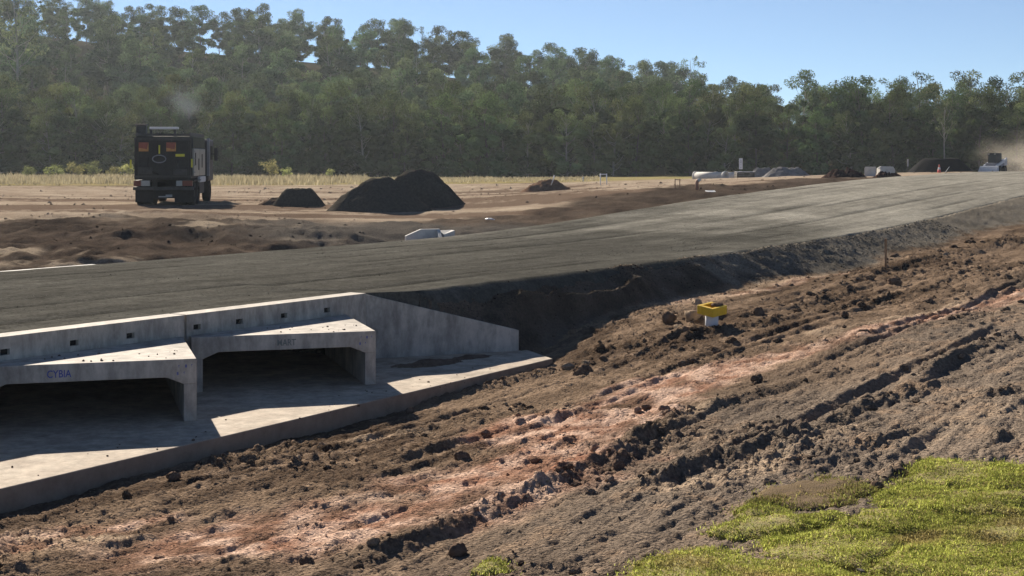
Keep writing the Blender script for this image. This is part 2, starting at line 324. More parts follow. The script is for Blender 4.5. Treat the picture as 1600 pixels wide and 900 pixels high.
def leafmat(name, c, trans=.35, var=.35, randobj=True, hue=.03, c2=None):
    m = bpy.data.materials.new(name); m.use_nodes = True; nt = m.node_tree
    for nd in list(nt.nodes): nt.nodes.remove(nd)
    out = nt.nodes.new('ShaderNodeOutputMaterial'); df = nt.nodes.new('ShaderNodeBsdfDiffuse'); tr = nt.nodes.new('ShaderNodeBsdfTranslucent'); mx = nt.nodes.new('ShaderNodeMixShader')
    at = nt.nodes.new('ShaderNodeAttribute'); at.attribute_name = 'shade'
    rgb = nt.nodes.new('ShaderNodeRGB'); rgb.outputs[0].default_value = (*c, 1)
    hs = nt.nodes.new('ShaderNodeHueSaturation'); csrc = rgb.outputs[0]
    if c2:
        a2 = nt.nodes.new('ShaderNodeAttribute'); a2.attribute_name = 'dry'; mc = nt.nodes.new('ShaderNodeMix'); mc.data_type = 'RGBA'; mc.inputs['B'].default_value = (*c2, 1)
        nt.links.new(a2.outputs['Fac'], mc.inputs['Factor']); nt.links.new(csrc, mc.inputs['A']); csrc = mc.outputs['Result']
    nt.links.new(csrc, hs.inputs['Color'])
    mr = nt.nodes.new('ShaderNodeMapRange'); mr.inputs[3].default_value = 1 - var; mr.inputs[4].default_value = 1 + var
    nt.links.new(at.outputs['Fac'], mr.inputs[0])
    if randobj:
        oi = nt.nodes.new('ShaderNodeObjectInfo'); m2 = nt.nodes.new('ShaderNodeMapRange'); m2.inputs[3].default_value = .6; m2.inputs[4].default_value = 1.45
        nt.links.new(oi.outputs['Random'], m2.inputs[0]); mm = nt.nodes.new('ShaderNodeMath'); mm.operation = 'MULTIPLY'
        nt.links.new(m2.outputs[0], mm.inputs[0]); nt.links.new(mr.outputs[0], mm.inputs[1]); nt.links.new(mm.outputs[0], hs.inputs['Value'])
        m3 = nt.nodes.new('ShaderNodeMapRange'); m3.inputs[3].default_value = .5 + hue; m3.inputs[4].default_value = .5 - hue
        fr = nt.nodes.new('ShaderNodeMath'); fr.operation = 'FRACT'; ml = nt.nodes.new('ShaderNodeMath'); ml.operation = 'MULTIPLY'; ml.inputs[1].default_value = 7.31
        nt.links.new(oi.outputs['Random'], ml.inputs[0]); nt.links.new(ml.outputs[0], fr.inputs[0]); nt.links.new(fr.outputs[0], m3.inputs[0]); nt.links.new(m3.outputs[0], hs.inputs['Hue'])
    else: nt.links.new(mr.outputs[0], hs.inputs['Value'])
    nt.links.new(hs.outputs[0], df.inputs[0]); nt.links.new(hs.outputs[0], tr.inputs[0]); mx.inputs[0].default_value = trans
    nt.links.new(df.outputs[0], mx.inputs[1]); nt.links.new(tr.outputs[0], mx.inputs[2]); nt.links.new(mx.outputs[0], out.inputs[0])
    return m
M = {}
M['soil'] = mat('soil', attr='Col', noise=.45, nscale=22, bump=1.0, bscale=34, rough=1.0, spec=.0, bdist=.045)
M['clod'] = mat('clod_soil', (.15, .105, .078), noise=.4, nscale=9, bump=.8, bscale=60, rough=1.0, spec=.0)
M['clodp'] = mat('pale_clod', (.36, .27, .19), noise=.3, nscale=12, bump=.6, bscale=60, rough=1.0, spec=.0)
M['concrete'] = mat('concrete', (.61, .54, .46), noise=.20, nscale=2.6, tint2=(.37, .33, .285), bump=.25, bscale=90, rough=.85, bdist=.004)
def stain(m, z_stretch=.35, sc=5.0, lo=.62, hi=1.08, blot=.7):
    nt = m.node_tree; b = nt.nodes['Principled BSDF']; src = b.inputs['Base Color'].links[0].from_socket; tc = nt.nodes.new('ShaderNodeTexCoord')
    for scale, st, a0, a1, l_, h_ in ((sc, (1, 1, z_stretch), .38, .62, lo, hi), (1.1, (1, 1, 1), .52, .70, 1.0, blot)):
        mp = nt.nodes.new('ShaderNodeMapping'); mp.inputs['Scale'].default_value = st; nt.links.new(tc.outputs['Object'], mp.inputs[0])
        t = nt.nodes.new('ShaderNodeTexNoise'); t.inputs['Scale'].default_value = scale; t.inputs['Detail'].default_value = 7; t.inputs['Roughness'].default_value = .7; nt.links.new(mp.outputs[0], t.inputs['Vector'])
        rp = nt.nodes.new('ShaderNodeMapRange'); rp.inputs[1].default_value = a0; rp.inputs[2].default_value = a1; rp.inputs[3].default_value = l_; rp.inputs[4].default_value = h_; nt.links.new(t.outputs[0], rp.inputs[0])
        vm = nt.nodes.new('ShaderNodeVectorMath'); vm.operation = 'SCALE'; nt.links.new(src, vm.inputs[0]); nt.links.new(rp.outputs[0], vm.inputs['Scale']); src = vm.outputs[0]
    nt.links.new(src, b.inputs['Base Color'])
stain(M['concrete'])
M['muddy'] = mat('muddy_concrete', (.34, .27, .21), noise=.35, nscale=5, tint2=(.22, .165, .125), bump=.5, bscale=30, rough=1.0, spec=0, bdist=.01)
M['concrete2'] = mat('dusty_concrete', (.60, .51, .40), noise=.30, nscale=2.6, tint2=(.36, .28, .21), bump=.4, bscale=45, rough=.9, bdist=.008)
stain(M['concrete2'], 1.0, 7.0, .70, 1.06, .72)
M['concrete3'] = mat('old_concrete', (.55, .53, .49), noise=.2, nscale=4, bump=.2, bscale=40, rough=.85)
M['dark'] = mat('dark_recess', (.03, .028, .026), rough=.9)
M['blue'] = mat('blue_stencil', (.10, .12, .36), rough=.8, noise=.4, nscale=40)
M['green'] = mat('dark_stencil', (.19, .205, .19), rough=.8, noise=.4, nscale=40)
M['gravel'] = mat('dark_gravel', (.082, .073, .061), noise=.35, nscale=9, bump=.8, bscale=14, rough=1.0, spec=.0, bdist=.05)
M['asph'] = mat('black_asphalt', (.022, .021, .022), noise=.3, nscale=8, bump=.6, bscale=10, rough=1.0, spec=.02, bdist=.05)
M['heap'] = mat('brown_heap', (.14, .10, .075), noise=.35, nscale=7, bump=.9, bscale=9, rough=1.0, spec=.0, bdist=.08)
M['heapr'] = mat('reddish_heap', (.18, .115, .082), noise=.35, nscale=7, bump=.9, bscale=9, rough=1.0, spec=.0, bdist=.08)
M['heapd'] = mat('dark_brown_heap', (.075, .05, .042), noise=.4, nscale=7, bump=.9, bscale=9, rough=1.0, spec=.0, bdist=.08)
M['heapg'] = mat('grey_heap', (.22, .21, .20), noise=.35, nscale=3, bump=.6, bscale=6, rough=1.0, spec=.0, bdist=.06)
M['leaf'] = leafmat('gum_leaf', (.086, .118, .044), .24, .6)
M['leaf2'] = leafmat('gum_leaf_olive', (.118, .142, .056), .24, .6)
M['leafh'] = leafmat('hill_leaf', (.112, .150, .070), .24, .55)
M['shrub'] = leafmat('shrub_leaf', (.33, .34, .13), .4)
M['bark'] = mat('bark', (.11, .095, .078), noise=.4, nscale=5, rough=.9)
M['barkp'] = mat('pale_bark', (.32, .29, .245), noise=.3, nscale=3, rough=.85)
M['straw'] = leafmat('straw_grass', (.36, .31, .20), .35, .4, False)
M['blade'] = leafmat('lawn_blade', (.42, .45, .11), .55, .5, False, c2=(.42, .33, .15))
M['turfd'] = mat('dying_turf', (.17, .13, .075), noise=.4, nscale=16, tint2=(.19, .14, .10), bump=.8, bscale=80, rough=1.0, spec=0)
M['turf'] = mat('turf_thatch', (.30, .29, .09), noise=.4, nscale=14, tint2=(.24, .17, .07), bump=.8, bscale=80, rough=.95)
M['wood'] = mat('stake_wood', (.33, .20, .11), noise=.3, nscale=18, rough=.8)
M['woodd'] = mat('weathered_peg', (.13, .11, .085), noise=.35, nscale=30, rough=.9)
M['yellow'] = mat('yellow_plastic', (.78, .50, .03), noise=.12, nscale=14, rough=.5, spec=.4)
M['white'] = mat('white_plastic', (.72, .72, .72), noise=.08, nscale=10, rough=.5, spec=.4)
M['paint'] = mat('white_paint', (.62, .63, .65), noise=.12, nscale=5, rough=.45, spec=.4)
M['greyp'] = mat('dusty_grey_paint', (.24, .245, .26), noise=.25, nscale=3, rough=.5, spec=.4)
M['blackp'] = mat('dusty_black_steel', (.035, .033, .031), noise=.4, nscale=4, rough=.6)
M['steel'] = mat('dark_steel', (.07, .066, .062), noise=.35, nscale=6, rough=.55, metal=.3)
M['rubber'] = mat('tyre_rubber', (.028, .026, .025), noise=.4, nscale=5, rough=.9)
M['glass'] = mat('dark_glass', (.02, .028, .035), rough=.25, spec=.3)
M['orange'] = mat('orange_reflector', (.50, .24, .08), rough=.6, noise=.2, nscale=9)
M['redref'] = mat('red_reflector', (.30, .09, .06), rough=.6, noise=.2, nscale=9)
M['yref'] = mat('yellow_reflector', (.70, .62, .06), rough=.4)
M['lens'] = mat('tail_lens', (.20, .05, .03), rough=.3)
M['lensw'] = mat('pale_lens', (.42, .40, .36), rough=.3)
M['pvc'] = mat('orange_pipe', (.50, .25, .16), noise=.2, nscale=6, rough=.6)
M['rust'] = mat('rusty_steel', (.17, .10, .075), noise=.35, nscale=15, rough=.8)
M['cone'] = mat('faded_red_plastic', (.75, .16, .13), rough=.6)

# road gravel: streaked along its length, a drier paler stretch up the rise
m = bpy.data.materials.new('road_gravel'); m.use_nodes = True; nt = m.node_tree; b = nt.nodes['Principled BSDF']; b.inputs['Roughness'].default_value = 1.0; b.inputs['Specular IOR Level'].default_value = .0
a = nt.nodes.new('ShaderNodeAttribute'); a.attribute_name = 'Col'; tc = nt.nodes.new('ShaderNodeTexCoord')
t = nt.nodes.new('ShaderNodeTexNoise'); t.inputs['Scale'].default_value = 17; t.inputs['Detail'].default_value = 8; t.inputs['Roughness'].default_value = .7; nt.links.new(tc.outputs['Object'], t.inputs['Vector'])
rp = nt.nodes.new('ShaderNodeMapRange'); rp.inputs[1].default_value = .3; rp.inputs[2].default_value = .7; rp.inputs[3].default_value = .58; rp.inputs[4].default_value = 1.42; nt.links.new(t.outputs[0], rp.inputs[0])
vm = nt.nodes.new('ShaderNodeVectorMath'); vm.operation = 'SCALE'; nt.links.new(a.outputs['Color'], vm.inputs[0]); nt.links.new(rp.outputs[0], vm.inputs['Scale']); nt.links.new(vm.outputs[0], b.inputs['Base Color'])
t2 = nt.nodes.new('ShaderNodeTexNoise'); t2.inputs['Scale'].default_value = 55; t2.inputs['Detail'].default_value = 4; nt.links.new(tc.outputs['Object'], t2.inputs['Vector'])
bp = nt.nodes.new('ShaderNodeBump'); bp.inputs['Strength'].default_value = .55; bp.inputs['Distance'].default_value = .02; nt.links.new(t2.outputs[0], bp.inputs['Height']); nt.links.new(bp.outputs[0], b.inputs['Normal'])
M['road'] = m

# ------------------------------------------------------------------ mesh helpers
def npmesh(name, V, F, smooth=True):                      # fast mesh from arrays; F is (n,3) or (n,4)
    me = bpy.data.meshes.new(name); V = np.asarray(V, np.float32); F = np.asarray(F, np.int32); k = F.shape[1]
    me.vertices.add(len(V)); me.vertices.foreach_set('co', V.ravel())
    me.loops.add(F.size); me.loops.foreach_set('vertex_index', F.ravel())
    me.polygons.add(len(F)); me.polygons.foreach_set('loop_start', np.arange(0, F.size, k, dtype=np.int32))
    me.polygons.foreach_set('use_smooth', np.full(len(F), smooth)); me.update(calc_edges=True); return me
def setcol(me, col):
    at = me.color_attributes.new('Col', 'FLOAT_COLOR', 'POINT'); at.data.foreach_set('color', np.c_[col, np.ones(len(col))].astype(np.float32).ravel())
def setshade(me, v):
    at = me.attributes.new('shade', 'FLOAT', 'POINT'); at.data.foreach_set('value', np.asarray(v, np.float32))
def link(name, me, material=None, parent=None):
    o = bpy.data.objects.new(name, me); COL.objects.link(o)
    if material is not None and me is not None and not me.materials: me.materials.append(material)
    if parent is not None: o.parent = parent
    return o
def tag(o, label=None, cat=None, group=None, kind=None):
    if label: o['label'] = label
    if cat: o['category'] = cat
    if group: o['group'] = group
    if kind: o['kind'] = kind
    return o
def empty(name, loc, rz=0.0):
    o = bpy.data.objects.new(name, None); COL.objects.link(o); o.location = loc; o.rotation_euler = (0, 0, rz); o.empty_display_size = .2; return o
class MB:
    def __init__(self): self.v = []; self.f = []
    def box(self, x0, x1, y0, y1, z0, z1, rot=None, piv=(0, 0, 0)):
        i = len(self.v); P = [(x, y, z) for z in (z0, z1) for x, y in ((x0, y0), (x1, y0), (x1, y1), (x0, y1))]
        if rot is not None: P = [tuple(rot @ (Vector(p) - Vector(piv)) + Vector(piv)) for p in P]
        self.v += P; self.f += [tuple(i + k for k in q) for q in ((3, 2, 1, 0), (4, 5, 6, 7), (0, 1, 5, 4), (1, 2, 6, 5), (2, 3, 7, 6), (3, 0, 4, 7))]; return self
    def prism(self, base, top):                           # two rings of equal length, counter-clockwise from above
        i = len(self.v); n = len(base); self.v += [tuple(p) for p in base] + [tuple(p) for p in top]
        self.f.append(tuple(i + n - 1 - k for k in range(n))); self.f.append(tuple(i + n + k for k in range(n)))
        for k in range(n): self.f.append((i + k, i + (k + 1) % n, i + n + (k + 1) % n, i + n + k))
        return self
    def tube(self, pts, rad, n=10, cap=True):
        i0 = len(self.v); pts = [Vector([float(c) for c in p]) for p in pts]; r = [float(q) for q in rad] if isinstance(rad, (list, tuple)) else [float(rad)] * len(pts); ref = None
        for k, p in enumerate(pts):
            d = (pts[min(k + 1, len(pts) - 1)] - pts[max(k - 1, 0)]).normalized()
            if ref is None: ref = d.orthogonal().normalized()
            ref = (ref - d * ref.dot(d)).normalized(); bi = d.cross(ref)
            for j in range(n):
                a_ = 2 * math.pi * j / n; self.v.append(tuple(p + r[k] * (ref * math.cos(a_) + bi * math.sin(a_))))
        for k in range(len(pts) - 1):
            for j in range(n):
                a_ = i0 + k * n + j; b_ = i0 + k * n + (j + 1) % n; self.f.append((a_, b_, b_ + n, a_ + n))
        if cap: self.f.append(tuple(i0 + n - 1 - j for j in range(n))); self.f.append(tuple(i0 + (len(pts) - 1) * n + j for j in range(n)))
        return self
    def ring(self, c, axis, prof, n=24):                  # closed profile (along, radius) turned about an axis
        i0 = len(self.v); ax = Vector(axis).normalized(); e = ax.orthogonal().normalized(); g = ax.cross(e); c = Vector(c); m_ = len(prof)
        for j in range(n):
            a_ = 2 * math.pi * j / n; rd = e * math.cos(a_) + g * math.sin(a_)
            for al, ra in prof: self.v.append(tuple(c + ax * al + rd * ra))
        for j in range(n):
            for k in range(m_):
                a_ = i0 + j * m_ + k; b_ = i0 + j * m_ + (k + 1) % m_; c_ = i0 + ((j + 1) % n) * m_ + (k + 1) % m_; d_ = i0 + ((j + 1) % n) * m_ + k
                self.f.append((a_, b_, c_, d_))
        return self
    def build(self, name, material, parent=None, smooth=False, bevel=0.0):
        me = bpy.data.meshes.new(name); me.from_pydata(self.v, [], self.f); me.update()
        if smooth: me.polygons.foreach_set('use_smooth', np.full(len(me.polygons), True))
        o = link(name, me, material, parent)
        if bevel > 0:
            bm_ = o.modifiers.new('bevel', 'BEVEL'); bm_.width = bevel; bm_.segments = 2; bm_.limit_method = 'ANGLE'; bm_.angle_limit = R(40)
        return o
def gz(x, y): return float(ground(np.array([x]), np.array([y]))[0])
def at(px, Y, dz=0.0):
    X = (px - CX) * Y / FPX; return (X, Y, gz(X, Y) + dz)

# ------------------------------------------------------------------ ground sheet
rows = [6.0]
while rows[-1] < 620:
    y_ = rows[-1]; r_ = .0031 if y_ < 30 else (.0031 + (.007 - .0031) * min(1, (y_ - 30) / 30) if y_ < 120 else min(.035, .007 + (y_ - 120) * .0004))
    rows.append(y_ * (1 + r_))
rows = np.array(rows)
ac = np.linspace(-.375, .385, 640)
ext = .385 + np.cumsum(.0016 * 1.10 ** np.arange(36))
acol = np.r_[-.375 - np.cumsum(.0016 * 1.10 ** np.arange(36))[::-1], ac, ext]
YY, AA = np.meshgrid(rows, acol, indexing='ij'); XX = AA * (YY + 1.5)
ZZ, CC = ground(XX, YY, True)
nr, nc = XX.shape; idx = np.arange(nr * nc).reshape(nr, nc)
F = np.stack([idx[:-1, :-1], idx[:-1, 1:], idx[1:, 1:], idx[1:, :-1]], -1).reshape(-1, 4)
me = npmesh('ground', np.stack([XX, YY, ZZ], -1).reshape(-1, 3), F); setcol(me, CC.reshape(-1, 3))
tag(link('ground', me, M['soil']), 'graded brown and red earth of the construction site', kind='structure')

# ------------------------------------------------------------------ road
S_ = np.r_[np.arange(-22, 40, .16), np.arange(40, 100, .5)]; N_ = np.r_[-.34, -.16, np.linspace(0.0, ROADW, 120), ROADW + .2, ROADW + .5]
SS, NN = np.meshgrid(S_, N_, indexing='ij')
e_ = edge(SS); cul = SS < 0.55
Nq = np.where(NN <= 0.0, NN - e_, NN); wl_ = .38 - .675 * (SS - .52) + .14; Nq = np.where(SS < 3.2, np.maximum(Nq, wl_), Nq); Nq = np.where(cul, .685 + np.clip(NN, 0, None) * (ROADW - .685) / ROADW, Nq)
Zq = zroad(SS, np.clip(NN, 0, ROADW))
Zq = Zq + .012 * fbms(SS * .10, NN * 2.2, 4, 14) + .008 * fbms(SS * .6, NN * 7, 3, 15) + .006 * fbm(SS * 2.5, NN * 2.5, 3, 16)
Zq = Zq + .014 * fbm(SS * .8, NN * .8, 3, 18) * sstep(1.1, .1, NN)
Zq = np.where(cul, Zq, np.where(NN < -.3, Zq - .42, np.where(NN < -.1, Zq - .10, Zq))); Zq = np.where(NN > ROADW + .3, Zq - .5, np.where(NN > ROADW + .1, Zq - .07, Zq))
far_ = sstep(84, 100, SS); Zq = Zq - .8 * far_
XR, YR = xy(SS, Nq)
g1 = fbms(SS * .12, NN * 1.1, 5, 24); g2 = fbm(SS * .5, NN * .5, 4, 25); g3 = fbms(SS * .22, NN * 5, 3, 26)
dry = sstep(10, 30, SS + 5 * g2 + 7 * g1 - .5 * NN)
dk = np.array([.095, .091, .079]); lt = np.array([.265, .25, .212])
CR = dk * (1 - dry[..., None]) + lt * dry[..., None]
trk = np.zeros(SS.shape)
for n0, w_ in ((.9, .10), (1.25, .05), (2.3, .07), (3.9, .06), (4.4, .12), (5.6, .05), (6.7, .09), (7.0, .05), (7.9, .07)):
    trk = np.maximum(trk, np.exp(-((NN - n0 - .25 * fbm(SS * .07, SS * 0 + n0, 2, 27)) / w_) ** 2) * sstep(-.05, .3, fbm(SS * .16, SS * 0 + n0 * 3, 3, 28)))
CR = CR * (1 - .38 * trk)[..., None]; Zq = Zq - .02 * trk
sp = fbm(SS * 6, NN * 6, 3, 29, .7); CR = CR * (1 + .35 * sp)[..., None]
CR = CR * (1 + .20 * g1 + .24 * g2 + .16 * g3)[..., None]
nr, nc = SS.shape; idx = np.arange(nr * nc).reshape(nr, nc)
F = np.stack([idx[:-1, :-1], idx[1:, :-1], idx[1:, 1:], idx[:-1, 1:]], -1).reshape(-1, 4)[:, ::-1]
me = npmesh('road', np.stack([XR, YR, Zq], -1).reshape(-1, 3), F); setcol(me, np.clip(CR, .02, .6).reshape(-1, 3))
tag(link('road', me, M['road']), 'compacted grey gravel road base rising across the site', kind='structure')

# ------------------------------------------------------------------ culvert
ZA, ZT = -1.07, -0.35
def P3(s, n, z): x, y = xy(s, n); return (float(x), float(y), z)
mb = MB(); ap = APRON[:2] + APRON[2:]
mb.prism([P3(s, n, ZA - .26) for s, n in ap], [P3(s, n, ZA) for s, n in ap])
apo = mb.build('concrete_apron', M['concrete2'], bevel=.012); apo.data.materials.append(M['muddy'])
for p_ in apo.data.polygons: p_.material_index = 0 if p_.normal.z > .5 else 1
tag(apo, 'long cast concrete apron slab in front of the box culverts', 'slab')
mb = MB(); q = [(-22, .621), (.6, .621), (.6, 8.5), (-22, 8.5)]
mb.prism([P3(s, n, ZA - .26) for s, n in q], [P3(s, n, ZA - .003) for s, n in q])
tag(mb.build('base_slab', M['concrete2']), 'concrete floor slab running in under the box culverts', 'slab')
fd = Vector((.956, .293, 0)); dd_ = Vector((-.293, .956, 0)); ang = math.atan2(.293, .956)
W_, H_, L_ = 2.43, ZT - ZA, 7.6
def text(body, size, loc, parent, material, name, sx=1.0):
    cu = bpy.data.curves.new(name, 'FONT'); cu.body = body; cu.size = size; cu.extrude = .0006; cu.align_x = 'CENTER'; cu.align_y = 'CENTER'; cu.offset = .0016
    tmp = bpy.data.objects.new(name, cu); COL.objects.link(tmp); bpy.context.view_layer.update()
    me = bpy.data.meshes.new_from_object(tmp.evaluated_get(bpy.context.evaluated_depsgraph_get())); bpy.data.objects.remove(tmp); me.materials.clear()
    o = link(name, me, material, parent); o.location = loc; o.rotation_euler = (R(90), 0, 0); o.scale = (sx, 1, 1); return o
def box_culvert(sc_, nc_, label, word, wm, wx):
    x, y = xy(sc_, nc_); o = empty('box_culvert', (float(x), float(y), ZA), ang); tag(o, label, 'culvert', 'box culverts under the road')
    # origin at the front right foot; local -x runs along the face, +y into the embankment
    th, lt_, hx, hz = .205, .145, .20, .085
    ring = [(-W_, 0, H_ - th), (-W_ + lt_, 0, H_ - th - hz), (-W_ + lt_ + hx, 0, H_ - th), (-lt_ - hx, 0, H_ - th), (-lt_, 0, H_ - th - hz), (0, 0, H_ - th)]
    prof = [(-W_, H_ - th - hz), (-W_ + lt_, H_ - th - hz), (-W_ + lt_ + hx, H_ - th), (-lt_ - hx, H_ - th), (-lt_, H_ - th - hz), (0, H_ - th - hz), (0, H_), (-W_, H_)]
    mb = MB(); i = 0; n = len(prof)
    mb.v = [(px, 0, pz_) for px, pz_ in prof] + [(px, L_, pz_) for px, pz_ in prof]
    mb.f = [tuple(range(n)), tuple(range(2 * n - 1, n - 1, -1))] + [((k + 1) % n, k, n + k, n + (k + 1) % n) for k in range(n)]
    top = mb.build('roof_slab', M['concrete'], o, bevel=.008)
    for x0 in (-W_, -lt_):
        m_ = MB(); m_.box(x0, x0 + lt_, 0.0015, L_, 0, H_ - th - hz); m_.build('leg', M['concrete'], o, bevel=.006)
    if word:
        text(word, .118, (wx, -.004, H_ - .115), top, wm, 'stencil_lettering', .80)
    for j, (lx, lz) in enumerate(((-.20, .085), (-.12, .082), (-.055, .08), (-.215, .165), (-.14, .163))):
        text('8' if j % 2 else '6', .048, (lx, -.004, H_ - lz), top, M['blue'], 'unit_number', .9)
    return o
box_culvert(-1.31, -1.31, 'concrete box culvert with grey stencilled letters beside the sloping wing wall', 'MART', M['green'], -1.20)
box_culvert(-4.57, -1.31, 'concrete box culvert with blue stencilled letters cut by the left picture edge', 'CYBIA', M['blue'], -1.52)
box_culvert(-7.83, -1.31, 'concrete box culvert farthest along the headwall beyond the blue lettered one', None, None, 0)
HN = .38
def s_at(px): a_ = (px - CX) / FPX; hx_, hy_ = H0 + HN * NV; return (a_ * hy_ - hx_) / (U[0] - a_ * U[1])
hw = empty('headwall', P3(0, HN, -.06)); hw.rotation_euler = (0, 0, math.atan2(U[1], U[0])); tag(hw, 'long low concrete headwall with small dark slots along the road edge', 'headwall')
slots = [s_at(p) for p in (8, 116, 204, 308, 374, 444, 511)]
slots = [slots[0] - 2.3, slots[0] - 1.15] + slots
def hw_seg(s0, s1):
    mb = MB(); z0, z1, za, zb_ = -.62, -.012, -.225, -.155; hs_ = .065
    mb.box(s0, s1, 0, .30, z0 + .1, za); mb.box(s0, s1, 0, .30, zb_, z1)
    cur = s0
    for c in [c for c in slots if s0 < c < s1]:
        mb.box(cur, c - hs_, 0, .12, za, zb_); cur = c + hs_
    mb.box(cur, s1, 0, .12, za, zb_); mb.box(s0, s1, .12, .30, za, zb_)
    return mb.build('wall_segment', M['concrete'], hw)
js = s_at(290); hw_seg(-14, js - .02); hw_seg(js + .02, .52)
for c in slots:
    m_ = MB(); m_.box(c - .064, c + .064, .05, .118, -.224, -.156); m_.build('slot_shade', M['dark'], hw)  # near-black insert paints in the shade inside each slot
w0, w1 = np.array([-2.22, 21.84]), np.array([.11, 22.80]); wd = (w1 - w0) / np.linalg.norm(w1 - w0); wnm = np.array([-wd[1], wd[0]]) * .2
q = [tuple(w0), tuple(w1), tuple(w1 + wnm), tuple(w0 + wnm)]; zt = [-.085, -.745, -.745, -.085]
mb = MB(); mb.prism([(a_[0], a_[1], ZA - .2) for a_ in q], [(a_[0], a_[1], z_) for a_, z_ in zip(q, zt)])
tag(mb.build('wing_wall', M['concrete'], bevel=.008), 'grey concrete wing wall sloping down from the headwall to the apron', 'wing wall')

# ------------------------------------------------------------------ clods
def ico(sub=1):
    t_ = (1 + 5 ** .5) / 2; v = [(-1, t_, 0), (1, t_, 0), (-1, -t_, 0), (1, -t_, 0), (0, -1, t_), (0, 1, t_), (0, -1, -t_), (0, 1, -t_), (t_, 0, -1), (t_, 0, 1), (-t_, 0, -1), (-t_, 0, 1)]
    f = [(0, 11, 5), (0, 5, 1), (0, 1, 7), (0, 7, 10), (0, 10, 11), (1, 5, 9), (5, 11, 4), (11, 10, 2), (10, 7, 6), (7, 1, 8), (3, 9, 4), (3, 4, 2), (3, 2, 6), (3, 6, 8), (3, 8, 9), (4, 9, 5), (2, 4, 11), (6, 2, 10), (8, 6, 7), (9, 8, 1)]
    v = [np.array(p) / np.linalg.norm(p) for p in v]
    for _ in range(sub):
        c = {}; nf = []
        def mid(a_, b_):
            k = (min(a_, b_), max(a_, b_))
            if k not in c: p = v[a_] + v[b_]; v.append(p / np.linalg.norm(p)); c[k] = len(v) - 1
            return c[k]
        for a_, b_, d_ in f: x_, y_, z_ = mid(a_, b_), mid(b_, d_), mid(d_, a_); nf += [(a_, x_, z_), (b_, y_, x_), (d_, z_, y_), (x_, y_, z_)]
        f = nf
    return np.array(v), np.array(f)
IV0, IF0 = ico(0); IV1, IF1 = ico(1); IV2, IF2 = ico(2)
def rock(V, r):
    d = r.normal(size=(7, 3)); d /= np.linalg.norm(d, axis=1)[:, None]; o = r.uniform(.55, .95, 7)
    k = np.ones(len(V))
    for dv, ov in zip(d, o): p = V @ dv; k = np.where(p * k > ov, ov / np.maximum(p, 1e-6), k)
    k *= 1 + .10 * r.normal(size=len(V)); return V * k[:, None] * np.array([r.uniform(.8, 1.3), r.uniform(.7, 1.1), r.uniform(.55, .85)])
def scatter(name, pts, sizes, colors, label, cat='clods'):
    Vs, Fs, Cs, off = [], [], [], 0
    z = ground(pts[:, 0], pts[:, 1]); r = np.random.default_rng(3); pool0 = [rock(IV0, r) for _ in range(24)]; pool1 = [rock(IV1, r) for _ in range(24)]
    for i, (p, sz) in enumerate(zip(pts, sizes)):
        big = sz > .03; V = (pool1 if big else pool0)[i % 24]; Fc = IF1 if big else IF0
        a_ = r.uniform(0, 6.28); c_, s__ = math.cos(a_), math.sin(a_)
        W = np.c_[V[:, 0] * c_ - V[:, 1] * s__, V[:, 0] * s__ + V[:, 1] * c_, V[:, 2]] * sz + np.array([p[0], p[1], z[i] + .12 * sz])
        Vs.append(W); Fs.append(Fc + off); Cs.append(np.repeat(colors[i][None], len(V), 0)); off += len(V)
    me = npmesh(name, np.concatenate(Vs), np.concatenate(Fs), False); setcol(me, np.concatenate(Cs))
    return tag(link(name, me, M['soil']), label, kind='stuff')
N = 110000
aa = rng.uniform(-.40, .41, N); yy = np.exp(rng.uniform(math.log(7.5), math.log(48), N)); xx = aa * (yy + 1)
s_, n_ = sn(xx, yy); z_, gn_, zb__, _, _ = base_z(xx, yy)
dens = np.clip(.10 + 1.1 * fbm(xx * .45, yy * .45, 3, 41) + .5 * fbm(xx * 2, yy * 2, 2, 42), .03, .8)
for pts, w, h in WINDW:
    d_, sd_, al_, L__ = line_dist(xx, yy, pts); dens = np.maximum(dens, 1.0 * np.exp(-(d_ / (1.1 * w)) ** 2))
ok = (n_ < -.3) & (zb__ < gn_ - .02) & ~inpoly(s_, n_, [(-22, -3.0), (2.3, -2.0), (2.9, -1.0), (.3, .4), (-22, .4)]) & (rng.uniform(size=N) < dens * .26)
pts = np.c_[xx, yy][ok]; sz = np.minimum(.0075 * (1 - rng.uniform(size=len(pts))) ** -.55, .07) * np.clip(yy[ok] / 15, .75, 1.7)
br = rng.uniform(.65, 1.15, len(pts))[:, None]; base = .6 * ground(pts[:, 0], pts[:, 1], True)[1] + .4 * np.array([[.16, .112, .082]]); base = np.where(rng.uniform(size=(len(pts), 1)) < .06, np.array([[.40, .30, .21]]), base)
scatter('soil_clods', pts, sz, base * br, 'loose clods and crumbs of earth over the graded foreground')
OV = np.array([(1, 0, 0), (-1, 0, 0), (0, 1, 0), (0, -1, 0), (0, 0, 1), (0, 0, -1)], float); OF = np.array([(0, 2, 4), (2, 1, 4), (1, 3, 4), (3, 0, 4), (2, 0, 5), (1, 2, 5), (3, 1, 5), (0, 3, 5)])
